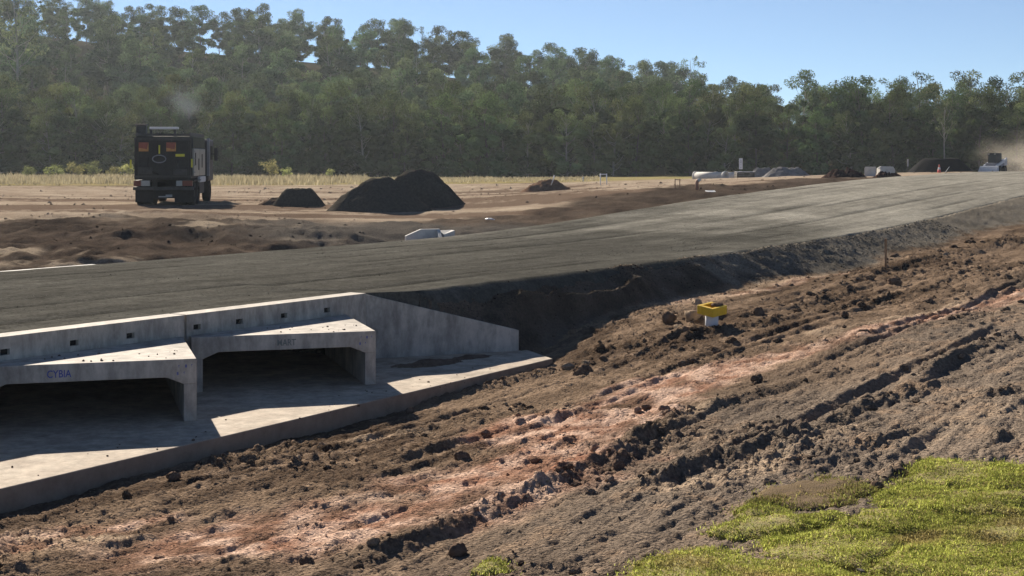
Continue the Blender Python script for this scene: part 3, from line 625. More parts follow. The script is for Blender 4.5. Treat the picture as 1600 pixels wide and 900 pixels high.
def pebbles(name, x, y, z, size, col, label, seed):
    r = np.random.default_rng(seed); n = len(x); sc3 = size[:, None] * r.uniform(.6, 1.3, (n, 3)) * np.array([1, 1, .7]); a_ = r.uniform(0, 6.28, n); c_, s__ = np.cos(a_)[:, None], np.sin(a_)[:, None]
    P = OV[None] * sc3[:, None, :] + r.normal(size=(n, 6, 3)) * (size * .18)[:, None, None]
    W = np.stack([P[..., 0] * c_ - P[..., 1] * s__, P[..., 0] * s__ + P[..., 1] * c_, P[..., 2]], -1) + np.stack([x, y, z], -1)[:, None, :]
    me = npmesh(name, W.reshape(-1, 3), (OF[None] + np.arange(n)[:, None, None] * 6).reshape(-1, 3), False); setcol(me, np.repeat(col, 6, 0)); return tag(link(name, me, M['soil']), label, kind='stuff')
n_s = 30000; ps = -9.5 + 34 * rng.uniform(size=n_s) ** 1.25; pn = .8 + 7.7 * rng.uniform(size=n_s); kp = rng.uniform(size=n_s) < np.clip(.45 + .9 * fbms(ps * .3, pn * 1.6, 3, 301), .08, 1); ps, pn = ps[kp], pn[kp]; px_, py_ = xy(ps, pn)
dr_ = sstep(10, 30, ps + 5 * fbm(ps * .5, pn * .5, 4, 25) - .5 * pn)[:, None]; pc = (np.array([[.095, .091, .079]]) * (1 - dr_) + np.array([[.265, .25, .212]]) * dr_) * rng.uniform(.9, 2.6, (len(ps), 1))
pebbles('road_stones', px_, py_, zroad(ps, pn) - .001, .0042 * (1 + 1.6 * rng.uniform(size=len(ps)) ** 6) * np.clip(py_ / 22, .9, 1.3), pc, 'loose stones on the gravel road base', 21)
n_s = 9000; ps = rng.uniform(.9, 26, n_s); pn = -np.abs(rng.normal(size=n_s)) * .7 - .02; px_, py_ = xy(ps, pn); pz_ = ground(px_, py_, True)
pebbles('batter_stones', px_, py_, pz_[0], .010 * (1 + 3.0 * rng.uniform(size=n_s) ** 6), pz_[1] * rng.uniform(.6, 1.6, (n_s, 1)), 'stones and crumbs fallen down the gravel batter', 22)
n_s = 26000; yq = np.exp(rng.uniform(math.log(24), math.log(110), n_s)); xq = rng.uniform(-.38, .38, n_s) * yq; sq, nq = sn(xq, yq); kp = (nq > 9.3) & (rng.uniform(size=n_s) < np.clip(.02 + 1.1 * fbm(xq * .2, yq * .2, 4, 302) + .12 * (nq < 26), .01, 1)); xq, yq = xq[kp], yq[kp]; pz_ = ground(xq, yq, True)
pebbles('plain_clods', xq, yq, pz_[0], np.clip(.015 * (1 + 3.5 * rng.uniform(size=len(xq)) ** 5) * yq / 45, .015, .2), pz_[1] * rng.uniform(.45, 1.2, (len(xq), 1)), 'clods and crumbs over the bank and bare plain', 23)
# crumbs fallen on the concrete
cr = [(rng.uniform(-8.5, 2.0), rng.uniform(-2.25, -1.5)) for _ in range(45)]
pp = np.array([xy(*c) for c in cr]); Vs = []; Fs = []; off = 0; r = np.random.default_rng(5)
for p in pp:
    sz_ = r.uniform(.006, .016)*(1+(r.uniform()<.1)); V = rock(IV0, r) * sz_ + np.array([p[0], p[1], ZA + .3 * sz_]); Vs.append(V); Fs.append(IF0 + off); off += len(V)
for k_ in range(40):
    b_ = (-1.31, -4.57)[k_ % 2]; x_, y_ = xy(b_, -1.31); t1, t2 = r.uniform(.1, 1.9), r.uniform(.05, .8); p = np.array([x_, y_]) - np.array([.956, .293]) * t1 + np.array([-.293, .956]) * t2
    if sn(p[0], p[1])[1] > .2: continue
    sz_ = r.uniform(.006, .02); V = rock(IV0, r) * sz_ + np.array([p[0], p[1], ZT + .3 * sz_]); Vs.append(V); Fs.append(IF0 + off); off += len(V)
tag(link('dirt_crumbs', npmesh('dirt_crumbs', np.concatenate(Vs), np.concatenate(Fs), False), M['clod']), 'dirt crumbs dropped on the culvert concrete', kind='stuff')
CLODS = [(722, 722, 26, 'round dark clod standing alone on the red clay below the apron'), (915, 583, 26, 'dark lump of earth just beyond the end of the concrete apron'),
         (480, 878, 30, 'grey brown clod at the bottom edge of the picture'), (712, 872, 34, 'broad clod at the foot of the long windrow near the bottom edge'),
         (1046, 508, 32, 'rounded boulder of earth left of the yellow capped riser'), (1082, 508, 30, 'sandy lump of earth touching the yellow capped riser on its left'),
         (1182, 600, 20, 'small dark clod below the sandy strip right of the clay'), (1397, 446, 22, 'dark clod on the windrow beneath the tall wooden stake'),
         (1412, 582, 16, 'little round clod on the brown track below the long sandy strip'), (1370, 772, 26, 'dark lump of earth beside the top corner of the turf'),
         (1185, 497, 20, 'dark clod on the windrow right of the yellow capped riser'), (1320, 497, 18, 'brown clod lying on the windrow row above the sandy strip'),
         (1010, 640, 20, 'brown clod on the upper bend of the long windrow'), (965, 735, 24, 'dark clod in the middle of the long windrow'),
         (640, 645, 18, 'crumbly clod against the front edge of the concrete apron'), (270, 760, 24, 'dark clod in the rubble below the concrete apron')]
for i, (px, py, w, lab) in enumerate(CLODS):
    X, Y = ground_hit(px, py); r = np.random.default_rng(100 + i); rad = .5 * w * Y / FPX
    V = rock(IV2, r); V = V * (1 + .07 * fbm(V[:, 0] * 3 + i, V[:, 1] * 3 + V[:, 2] * 2, 3, i))[:, None] * rad * np.array([.95, .95, 1.15])
    o = link('earth_clod', npmesh('earth_clod', V, IF2, True), M['clodp'] if i in (5,) else M['clod']); o.location = (X, Y, gz(X, Y) + rad * .32); o.rotation_euler = (0, 0, i * 1.3)
    tag(o, lab, 'clod', 'large clods of earth')

for i, (px, Y, wd_, h_, lab) in enumerate(((668, 21.3, .55, .075, 'low spill of dark soil on the apron against the wing wall'), (735, 22.0, .35, .045, 'thin spill of soil on the apron near the low end of the wing wall'))):
    X = (px - CX) * Y / FPX; r = np.random.default_rng(40 + i); gx, gy = np.meshgrid(np.linspace(-1.2, 1.2, 40), np.linspace(-1.2, 1.2, 30), indexing='ij'); rr = np.hypot(gx, gy) + .25 * fbm(gx * 2 + i, gy * 2, 3, 44)
    zq = h_ * (np.clip(1 - rr, -.3, 1) ** 1 + .35 * fbm(gx * 4, gy * 4, 4, 45) * (rr < 1)); id_ = np.arange(gx.size).reshape(gx.shape); F = np.stack([id_[:-1, :-1], id_[1:, :-1], id_[1:, 1:], id_[:-1, 1:]], -1).reshape(-1, 4)
    o = link('soil_spill', npmesh('soil_spill', np.stack([gx * wd_, gy * wd_ * .45, zq], -1).reshape(-1, 3), F), M['clod']); o.location = (X, Y, ZA + .002); o.rotation_euler = (0, 0, R(36)); tag(o, lab, 'soil')
# ------------------------------------------------------------------ turf
def G(px, py): return ground_hit(px, py)
TURF = [([(1440, 727), (1520, 730), (1610, 736), (1612, 775), (1500, 772), (1392, 765)], .045, 'bright turf piece at the top of the lawn corner below the dark rut'),
        ([(1390, 767), (1500, 774), (1612, 778), (1616, 818), (1480, 816), (1350, 800)], .045, 'turf piece second from the top along the right picture edge'),
        ([(1352, 803), (1480, 819), (1618, 822), (1620, 862), (1450, 850), (1300, 838)], .05, 'turf piece third from the top along the right picture edge'),
        ([(1420, 852), (1500, 856), (1622, 866), (1626, 925), (1520, 925), (1360, 905)], .045, 'turf piece in the bottom right corner of the picture'),
        ([(1105, 838), (1160, 822), (1250, 818), (1345, 806), (1296, 836), (1200, 850), (1130, 852)], .055, 'pale green turf piece with a ragged edge at the left of the lawn'),
        ([(1140, 806), (1185, 798), (1240, 808), (1240, 816), (1160, 819)], .05, 'small humped turf piece on the left rim of the lawn'),
        ([(1200, 853), (1298, 840), (1448, 853), (1416, 851), (1356, 902), (1190, 880)], .04, 'deep green turf piece behind the short peg'),
        ([(985, 905), (1010, 885), (1100, 868), (1186, 882), (1352, 906), (1420, 930), (980, 930)], .04, 'long strip of turf along the bottom picture edge'),
        ([(735, 905), (760, 888), (790, 886), (800, 905)], .05, 'tiny tuft of turf alone at the bottom edge')]
def poly_sample(poly, nreq, r):
    P = np.array(poly); lo, hi = P.min(0), P.max(0); out = np.zeros((0, 2))
    while len(out) < nreq:
        q = r.uniform(lo, hi, (nreq * 2, 2)); out = np.r_[out, q[inpoly(q[:, 0], q[:, 1], poly)]]
    return out[:nreq]
def polydist(x, y, poly):
    best = np.full(np.shape(x), 1e9)
    for (ax, ay), (bx, by) in zip(poly, poly[1:] + poly[:1]):
        dx, dy = bx - ax, by - ay; t_ = np.clip(((x - ax) * dx + (y - ay) * dy) / (dx * dx + dy * dy + 1e-9), 0, 1); best = np.minimum(best, np.hypot(x - ax - t_ * dx, y - ay - t_ * dy))
    return best
def smooth_ground(x, y): return base_z(x, y)[0] + .02
def area(poly): return .5 * abs(sum(a_[0] * b_[1] - b_[0] * a_[1] for a_, b_ in zip(poly, poly[1:] + poly[:1])))
def turf_top(x, y, poly, h):
    inside = inpoly(x, y, poly); d_ = polydist(x, y, poly)
    return smooth_ground(x, y) + .025 + (h * sstep(0, .10, d_) + .02 * fbm(x * 2.2, y * 2.2, 3, 67) + .012 * fbm(x * 9, y * 9, 2, 68)) * inside
def turf(pxpoly, h, lab, dens, blade_h, bm, i, sparse=False):
    poly = [tuple(map(float, G(*p))) for p in pxpoly]; r = np.random.default_rng(300 + i)
    # uneven outline
    pl = []
    for a_, b_ in zip(poly, poly[1:] + poly[:1]):
        for k in range(6): t_ = k / 6; pl.append((a_[0] + (b_[0] - a_[0]) * t_ + r.normal() * .03, a_[1] + (b_[1] - a_[1]) * t_ + r.normal() * .03))
    poly = pl; P = np.array(poly); lo, hi = P.min(0), P.max(0); st = .03
    gx, gy = np.meshgrid(np.arange(lo[0], hi[0] + st, st), np.arange(lo[1], hi[1] + st, st), indexing='ij')
    ins = inpoly(gx, gy, poly); z = np.where(ins, turf_top(gx, gy, poly, h), smooth_ground(gx, gy) - .10)
    id_ = np.arange(gx.size).reshape(gx.shape); F = np.stack([id_[:-1, :-1], id_[1:, :-1], id_[1:, 1:], id_[:-1, 1:]], -1).reshape(-1, 4)
    keep = ins.ravel()[F].any(1); F = F[keep]; us = np.unique(F); mp = np.zeros(gx.size, int); mp[us] = np.arange(len(us))
    V = np.stack([gx, gy, z], -1).reshape(-1, 3)[us]
    org = np.array([P[:, 0].mean(), P[:, 1].mean(), V[:, 2].min()])
    o = link('turf_piece', npmesh('turf_piece', V - org, mp[F]), M['turfd'] if sparse else M['turf']); o.location = org; tag(o, lab, 'turf', 'pieces of laid turf')
    nb = int(area(poly) * dens); q = poly_sample(poly, nb, r)
    dn = fbm(q[:, 0] * 2.6, q[:, 1] * 2.6, 3, 88); q = q[r.uniform(size=nb) < (.75 + .9 * dn if not sparse else .35 + dn)]
    ei = r.integers(len(poly), size=len(q) // 9); et = r.uniform(size=(len(ei), 1)); PA = np.array(poly); eq = PA[ei] * (1 - et) + PA[(ei + 1) % len(poly)] * et + r.normal(size=(len(ei), 2)) * .055; q = np.r_[q, eq]
    zz = turf_top(q[:, 0], q[:, 1], poly, h); nb = len(q)
    L = blade_h * r.uniform(.4, 1.3, nb) ** 1.3 * (1 + .7 * fbm(q[:, 0] * 4, q[:, 1] * 4, 3, 65)); az = r.uniform(0, 6.283, nb); lean = r.uniform(.5, 1.7, nb); w = r.uniform(.002, .0042, nb)
    dx, dy = np.cos(az), np.sin(az); hx_, hy_ = -dy * w, dx * w
    b0 = np.c_[q, zz - .006]; m_ = b0 + np.c_[dx * L * .35 * lean, dy * L * .35 * lean, L * .6]; t_ = b0 + np.c_[dx * L * .9 * lean, dy * L * .9 * lean, L * (1.0 - .35 * lean)]
    side = np.c_[hx_, hy_, 0 * w]
    V = np.stack([b0 - side, b0 + side, m_ + side * .8, m_ - side * .8, t_], 1).reshape(-1, 3); k = np.arange(nb)[:, None] * 5
    F = np.concatenate([k + np.array([[0, 1, 2]]), k + np.array([[0, 2, 3]]), k + np.array([[3, 2, 4]])])
    me = npmesh('grass_blades', V - org, F); sh = np.clip(.5 + .5 * fbm(q[:, 0] * 3, q[:, 1] * 3, 3, 89) + r.normal(size=nb) * .18, 0, 1); setshade(me, np.repeat(sh, 5))
    dr = np.clip(sstep(.05, .5, fbm(q[:, 0] * 1.7 + 5, q[:, 1] * 1.7, 4, 66)) * .8 + (r.uniform(size=nb) < .12) * .9, 0, 1)
    a3 = me.attributes.new('dry', 'FLOAT', 'POINT'); a3.data.foreach_set('value', np.repeat(dr, 5).astype(np.float32))
    g = link('grass_blades', me, bm, o); g['kind'] = 'stuff'
for i, (pp_, h, lab) in enumerate(TURF): turf(pp_, h * .5, lab, 13000, .031, M['blade'], i)
M['bladed'] = leafmat('dry_turf_blade', (.30, .30, .09), .5, .6, False, c2=(.34, .25, .13))
turf([(1160, 800), (1200, 770), (1290, 752), (1365, 762), (1340, 800), (1250, 806)], .02, 'thin dying turf patch above the lawn, mostly brown', 9000, .038, M['bladed'], 20, True)

# ------------------------------------------------------------------ stakes, riser, small site things near the eye
def stake(px, py, hgt, w, lab, material, name='wooden_stake', pointy=True, tilt=0.0):
    X, Y = ground_hit(px, py); z = gz(X, Y); mb = MB(); a_ = w / 2
    mb.prism([(-a_, -a_, -.12), (a_, -a_, -.12), (a_, a_, -.12), (-a_, a_, -.12)], [(-a_, -a_, hgt), (a_, -a_, hgt - .01), (a_, a_, hgt), (-a_, a_, hgt + .006)])
    o = mb.build(name, material, bevel=.003); o.location = (X, Y, z); o.rotation_euler = (tilt, tilt * .6, .5); return tag(o, lab, 'stake')
stake(1384, 427, .70, .040, 'tall wooden survey stake on the windrow below the gravel batter', M['wood'])
X, Y = ground_hit(1345, 906); stake(1345, 906, .085, .042, 'short weathered peg top at the bottom edge among the turf', M['woodd'], 'survey_peg')
# riser: white pipe with a yellow box cap
X, Y = ground_hit(1112, 513); z = gz(X, Y); o = empty('capped_riser', (X, Y, z - .02), R(34)); o.rotation_euler = (Matrix.Rotation(R(9), 3, 'X') @ Matrix.Rotation(R(40), 3, 'Z')).to_euler(); tag(o, 'yellow square cap on a white pipe riser standing in the clods', 'riser')
mb = MB(); mb.ring((0, 0, 0), (0, 0, 1), [(-.15, .105), (.22, .105), (.22, .092), (-.15, .092)], 28); mb.build('riser_pipe', M['white'], o, True)
mb = MB(); c0, c1, zz0, zz1 = .168, .105, .19, .33
mb.box(-c0, c0, -c0, -c1, zz0, zz1); mb.box(-c0, c0, c1, c0, zz0, zz1); mb.box(-c0, -c1, -c1, c1, zz0, zz1); mb.box(c1, c0, -c1, c1, zz0, zz1)
cap = mb.build('yellow_cap', M['yellow'], o, bevel=.008)
mb = MB(); mb.box(-c1 + .001, c1 - .001, -c1 + .001, c1 - .001, zz0 + .01, zz0 + .04); mb.build('cap_floor', M['yellow'], cap)
r = np.random.default_rng(9); V = rock(IV2, r) * np.array([.09, .08, .04]); l_ = link('mud_lump', npmesh('mud_lump', V, IF2), M['clod'], cap); l_.location = (.08, -.03, .335)

# ------------------------------------------------------------------ far side: heaps
def heap(px, Y, wpx, hpx, material, lab, cat='heap', flat=.25, seed=0, asp=.8, rough=.06, name='gravel_heap', rz=0.0, group=None):
    k = Y / FPX; rx = wpx * k / 2; ry = rx * asp; h = hpx * k; X, _, z = at(px, Y)
    nr_, na = 30, 72; V = []; ri = np.linspace(0, 1.12, nr_)
    th = np.linspace(0, 2 * np.pi, na, endpoint=False); RR, TT = np.meshgrid(ri, th, indexing='ij')
    wob = 1 + .10 * fbm(np.cos(TT) * 1.5 + seed, np.sin(TT) * 1.5, 3, seed); x_ = RR * np.cos(TT) * rx * wob; y_ = RR * np.sin(TT) * ry * wob
    q_ = np.clip((1 - RR) / (1 - flat), 0, 1); zz_ = h * (1 - (1 - q_) ** 1.0) ; zz_ = h * np.where(q_ < .75, q_ * 1.12, .84 + .16 * np.sin((q_ - .75) / .25 * np.pi / 2))
    zz_ = zz_ + h * rough * (fbm(x_ / rx * 3 + seed, y_ / ry * 3, 4, seed + 1)) * sstep(1.1, .7, RR) + h * rough * .5 * fbm(x_ / rx * 9, y_ / ry * 9, 3, seed + 2)
    zz_ = np.where(RR > 1.0, -(RR - 1) * h * 2.2, zz_)
    id_ = np.arange(nr_ * na).reshape(nr_, na); F = np.stack([id_[:-1], id_[1:], np.roll(id_[1:], -1, 1), np.roll(id_[:-1], -1, 1)], -1).reshape(-1, 4)
    o = link(name, npmesh(name, np.stack([x_, y_, zz_], -1).reshape(-1, 3), F), material); o.location = (X, Y, z - .02); o.rotation_euler = (0, 0, rz); return tag(o, lab, cat, group)
heap(591, 57.0, 170, 51, M['gravel'], 'large dark grey gravel heap, front one of the joined pair', flat=.15, seed=4, asp=.72, rough=.10)
heap(655, 60.5, 160, 54, M['gravel'], 'large dark grey gravel heap, rear one of the joined pair', flat=.20, seed=9, asp=.72, rough=.10)
heap(468, 61, 82, 27, M['gravel'], 'small flat topped dark gravel heap left of the joined pair', flat=.45, seed=14, asp=.8, rough=.08)
heap(432, 61.5, 60, 12, M['heap'], 'low brown spoil mound against the small dark gravel heap', flat=.2, seed=17, rough=.2, name='spoil_mound')
heap(856, 90, 84, 18, M['heapr'], 'brown earth heap with a pale stick on the open plain', flat=.15, seed=21, rough=.22, name='earth_heap')
heap(1470, 121, 104, 23, M['asph'], 'wide black asphalt heap in front of the pale trunked tree', flat=.45, seed=25, rough=.05, name='asphalt_heap')
heap(1318, 80, 72, 11, M['heapd'], 'ragged dark brown spoil heap left of the upright concrete panels', flat=.3, seed=31, rough=.6, name='spoil_heap')
heap(1388, 80, 52, 10, M['heapd'], 'ragged dark brown spoil heap in front of the upright concrete panels', flat=.3, seed=37, rough=.6, name='spoil_heap')
heap(1232, 112, 82, 18, M['heapg'], 'pale grey sand heap, taller of two beyond the concrete pipes', flat=.35, seed=43, rough=.25, name='sand_heap')
heap(1192, 116, 52, 17, M['heapg'], 'pale grey sand heap, narrower of two beside the slim sign', flat=.3, seed=47, rough=.25, name='sand_heap')
def stick(px, Y, pts, rad, material, name, lab, cat):
    X, _, z = at(px, Y); mb = MB(); mb.tube(pts, rad, 7); o = mb.build(name, material, smooth=True); o.location = (X, Y, z); return tag(o, lab, cat)
stick(864, 89.2, [(-.12, 0, .35), (.03, 0, .75), (.08, 0, .98)], [.03, .035, .03], M['white'], 'pale_stick', 'pale stick poking out of the brown earth heap', 'stick')

# ------------------------------------------------------------------ concrete pipes and blocks
def pipe(px, Y, ln, rad, az, lab, dz=0.0):
    X, _, z = at(px, Y); o = empty('concrete_pipe', (X, Y, z + rad + dz - .02), az); tag(o, lab, 'pipe', 'concrete pipes lying on the plain')
    mb = MB(); mb.ring((0, 0, 0), (1, 0, 0), [(-ln / 2, rad), (ln / 2, rad), (ln / 2, rad * .8), (-ln / 2, rad * .8)], 32); mb.build('barrel', M['concrete3'], o, True)
    mb = MB(); mb.ring((0, 0, 0), (1, 0, 0), [(ln / 2 - .22, rad * 1.02), (ln / 2 - .12, rad * 1.2), (ln / 2 + .03, rad * 1.2), (ln / 2 + .03, rad * .95), (ln / 2 - .22, rad * .95)], 32); mb.build('socket', M['concrete3'], o, True)
    mb = MB(); mb.ring((0, 0, 0), (1, 0, 0), [(-ln / 2 - .02, rad * 1.08), (-ln / 2 + .12, rad * 1.08), (-ln / 2 + .12, rad * .9), (-ln / 2 - .02, rad * .9)], 32); mb.build('end_collar', M['concrete3'], o, True)
    return o
pipe(1110, 104, 2.6, .34, R(-38), 'concrete pipe nearest the picture left, its open end facing the sign')
pipe(1138, 107.5, 2.4, .34, R(-48), 'concrete pipe lying behind the first with its socket towards the dark crate')
X, _, z = at(1163, 104); o = empty('pipe_crate', (X, 104, z), R(6)); tag(o, 'low dark timber crate with a white sheet on top beside the concrete pipes', 'crate')
for k in range(4): mb = MB(); mb.box(-.65, .65, -.4 , .4, .04 + k * .14, .15 + k * .14); mb.build('plank', M['woodd'], o)
mb = MB(); mb.box(-.62, .62, -.42, .42, .575, .60); mb.build('white_sheet', M['white'], o)
for sx in (-.62, .56): mb = MB(); mb.box(sx, sx + .06, -.44, -.402, 0, .57); mb.build('post', M['woodd'], o)
def sign(px, Y, w, h, z0, lab, fm, rz=0.0, back=False):
    X, _, z = at(px, Y); o = empty('sign_post', (X, Y, z), rz); tag(o, lab, 'sign')
    mb = MB(); mb.tube([(0, .03, -.3), (0, .03, z0 + h)], .03, 8); mb.build('post', M['steel'], o, True)
    mb = MB(); mb.box(-w / 2, w / 2, -.015, .0, z0, z0 + h); p = mb.build('sign_plate', fm, o, bevel=.01)
    if not back:
        for k, (zz, ww, hh) in enumerate(((.80, .10, .05), (.66, .12, .03), (.60, .12, .03), (.40, .08, .02), (.12, .08, .04))):
            mb = MB(); mb.box(-ww / 2 - .01 * (k % 2), ww / 2, -.0185, -.0155, z0 + h * zz, z0 + h * zz + hh); mb.build('print_mark', M['greyp'], p)
    return o
sign(1157.5, 118, .30, .9, .85, 'slim upright white sign beside the concrete pipes', M['paint'])
sign(1418.5, 118, .17, .6, .52, 'narrow grey sign post in front of the forest right of the panels', M['greyp'], R(40), True)
# upright panels
X, _, z = at(1360, 84); o = empty('precast_block', (X, 84, z), R(-24)); tag(o, 'flat upright concrete panel left of the chamfered one', 'concrete')
mb = MB(); mb.box(-.31, .31, -.06, .06, -.1, .56); mb.build('slab', M['concrete3'], o, bevel=.015); mb = MB(); mb.box(-.33, -.29, -.08, .09, -.1, .50); mb.build('edge_rib', M['concrete3'], o)
X, _, z = at(1385, 85.5); o = empty('precast_block', (X, 85.5, z), R(8)); tag(o, 'chamfered upright concrete panel behind the front spoil heap', 'concrete')
mb = MB(); pr = [(-.58, -.1), (.52, -.1), (.52, .36), (.40, .56), (-.36, .58), (-.58, .46)]
mb.v = [(a_, -.07, b_) for a_, b_ in pr] + [(a_, .07, b_) for a_, b_ in pr]; mb.f = [tuple(range(6)), tuple(range(11, 5, -1))] + [((k + 1) % 6, k, 6 + k, 6 + (k + 1) % 6) for k in range(6)]
mb.build('slab', M['concrete3'], o); mb = MB(); mb.box(-.60, -.50, -.5, -.072, -.1, .44); mb.build('return_panel', M['concrete3'], o)
# small inlet headwall behind the far road edge
X, Y = (668 - CX) * 38.6 / FPX, 38.6; z = -.40
o = empty('inlet_headwall', (X, Y, z), R(22)); tag(o, 'small white concrete pipe inlet behind the far edge of the road', 'inlet')
pr = [(-.62, 0), (.34, 0), (.34, .50), (-.20, .50), (-.62, .33)]
mb = MB(); mb.v = [(a_, -.06, b_) for a_, b_ in pr] + [(a_, .06, b_) for a_, b_ in pr]; mb.f = [tuple(range(5)), tuple(range(9, 4, -1))] + [((k + 1) % 5, k, 5 + k, 5 + (k + 1) % 5) for k in range(5)]
mb.build('front_wall', M['concrete3'], o, bevel=.012)
mb = MB(); mb.prism([(.15, -.5, 0), (.25, -.5, 0), (.34, -.062, 0), (.24, -.062, 0)], [(.15, -.5, .30), (.25, -.5, .30), (.34, -.062, .48), (.24, -.062, .48)]); mb.build('cheek_wall', M['concrete3'], o, bevel=.01)
mb = MB(); mb.prism([(.36, -.30, 0), (.72, -.18, 0), (.72, .10, 0), (.345, .06, 0)], [(.36, -.30, .36), (.72, -.18, .46), (.72, .10, .46), (.345, .06, .46)]); mb.build('end_block', M['concrete3'], o, bevel=.01)
# loose white pipes and odds and ends
stick(833, 45.6, [(-.42, .1, .06), (.42, -.06, .05)], .035, M['white'], 'white_pipe', 'thin white pipe lying on the bank past the road edge', 'pipe')
X, _, z = at(818, 45.2); mb = MB(); mb.tube([(-.13, 0, .05), (0, .0, .08), (.13, .05, .05)], [.03, .055, .025], 8); o = mb.build('white_bag', M['white'], smooth=True); o.location = (X, 45.2, z); tag(o, 'crumpled white bag at the left end of the thin white pipe', 'bag')
X, _, z = at(872, 45.4); o = empty('marker_bottle', (X, 45.4, z)); tag(o, 'small white capped stub standing right of the lying white pipe', 'stub')
mb = MB(); mb.tube([(0, 0, -.05), (0, 0, .14), (0, 0, .2), (0, 0, .23)], [.045, .045, .025, .02], 10); mb.build('body', M['white'], o, True); mb = MB(); mb.tube([(0, 0, .23), (0, 0, .27)], .022, 10); mb.build('cap', M['pvc'], o, True)
X, _, z = at(766, 50); r = np.random.default_rng(12); V = rock(IV2, r) * np.array([.2, .12, .05]); o = link('white_rag', npmesh('white_rag', V, IF2), M['white']); o.location = (X, 50, z + .03); tag(o, 'scrap of white cloth on the dark fill past the road', 'rag')
X, _, z = at(943, 92); o = empty('post_frame', (X, 92, z)); tag(o, 'frame of two white posts and a rail on the plain', 'frame')
for sx in (-.2, .2): mb = MB(); mb.tube([(sx, 0, -.2), (sx, 0, .72)], .035, 8); mb.build('post', M['white'], o, True)
mb = MB(); mb.box(-.2, .2, -.02, .02, .64, .70); mb.build('rail', M['paint'], o)
stick(911, 125, [(0, 0, -.2), (0, 0, .42)], .05, M['white'], 'white_post', 'single short white post in the pale grass', 'post')
X, _, z = at(1089, 62); o = empty('bent_vent_pipe', (X, 62, z)); tag(o, 'faded orange pipe riser with a rounded bend on the bank top', 'pipe')
mb = MB(); mb.tube([(0, 0, -.2), (0, 0, .30), (.02, 0, .38), (.06, 0, .42)], .075, 12); mb.build('riser', M['pvc'], o, True); mb = MB(); mb.tube([(.04, 0, .40), (.10, 0, .42), (.13, 0, .38)], .085, 12); mb.build('elbow', M['concrete3'], o, True)
X, _, z = at(1058.5, 62); o = empty('steel_frame', (X, 62, z)); tag(o, 'thin rusty steel frame left of the orange pipe riser', 'frame')
for sx in (-.1, .1): mb = MB(); mb.tube([(sx, 0, -.2), (sx, 0, .42)], .018, 6); mb.build('upright', M['rust'], o)
mb = MB(); mb.tube([(-.12, 0, .40), (.16, 0, .38)], .015, 6); mb.build('crossbar', M['rust'], o)
X, _, z = at(1110, 61); mb = MB(); mb.box(-.2, .2, -.2, .2, .02, .05, Matrix.Rotation(R(6), 3, 'X')); o = mb.build('white_board', M['white']); o.location = (X, 61, z + .03); tag(o, 'small white board lying right of the orange pipe riser', 'board')
X, _, z = at(1467.5, 104); o = empty('traffic_cone', (X, 104, z)); tag(o, 'faded red and white cone in front of the black asphalt heap', 'cone')
mb = MB(); mb.tube([(0, 0, .04), (0, 0, .26)], [.13, .10], 12); mb.build('lower_body', M['cone'], o, True); mb = MB(); mb.tube([(0, 0, .26), (0, 0, .42)], [.10, .07], 12); mb.build('white_collar', M['white'], o, True); mb = MB(); mb.tube([(0, 0, .42), (0, 0, .62)], [.07, .03], 12); mb.build('tip', M['cone'], o, True); mb = MB(); mb.box(-.17, .17, -.17, .17, 0, .04); mb.build('base', M['cone'], o)
stick(1479, 104, [(-.12, 0, 0), (.2, 0, .45)], .02, M['white'], 'leaning_stick', 'thin pale stick leaning right of the faded cone', 'stick')
# pale concrete kerb at the far road edge
kerb = []
mb = MB(); q = [(-13.5, 8.72), (2.6, 8.86), (2.6, 9.10), (-13.5, 8.96)]
mb.prism([P3(s, n, -.40) for s, n in q], [P3(s, n, -.105) for s, n in q]); tag(mb.build('concrete_kerb', M['concrete3'], bevel=.02), 'pale concrete kerb along the far road edge on the left', 'kerb')

# ------------------------------------------------------------------ truck
X, Y = (256 - CX) * 61.0 / FPX, 61.0; z = gz(X, Y)
tr = empty('site_truck', (X, Y, z - .04), R(5.5)); tag(tr, 'dark dusty heavy truck seen from behind on the bare plain', 'truck')
def part(name, material, parent, *boxes, bevel=.0):
    mb = MB()
    for b_ in boxes: mb.box(*b_)
    return mb.build(name, material, parent, bevel=bevel)
HWd = 1.25
part('chassis', M['blackp'], tr, (-.5, -.3, .2, 8.0, .75, 1.0), (.3, .5, .2, 8.0, .75, 1.0), (-1.1, 1.1, .6, 7.6, .98, 1.08))
part('hopper_body', M['blackp'], tr, (-1.18, 1.10, .12, 5.2, 1.12, 2.95), bevel=.05)
tg = part('tailgate', M['blackp'], tr, (-1.22, 1.12, -.02, .115, 1.10, 2.86), bevel=.02)
for xx_ in (-1.10, -.35, .30, 1.0): part('rib', M['blackp'], tg, (xx_ - .04, xx_ + .04, -.075, -.022, 1.12, 2.84))
part('cross_rail', M['steel'], tg, (-1.22, 1.12, -.10, -.078, 2.76, 2.88)); part('cross_rail', M['steel'], tg, (-1.22, 1.12, -.10, -.078, 1.20, 1.28))
mb = MB(); mb.tube([(-.18 + .28 * math.cos(a_ / 14 * 6.283), -.10, 1.98 + .16 * math.sin(a_ / 14 * 6.283)) for a_ in range(15)], .025, 6); mb.build('oval_handle', M['greyp'], tg, True)
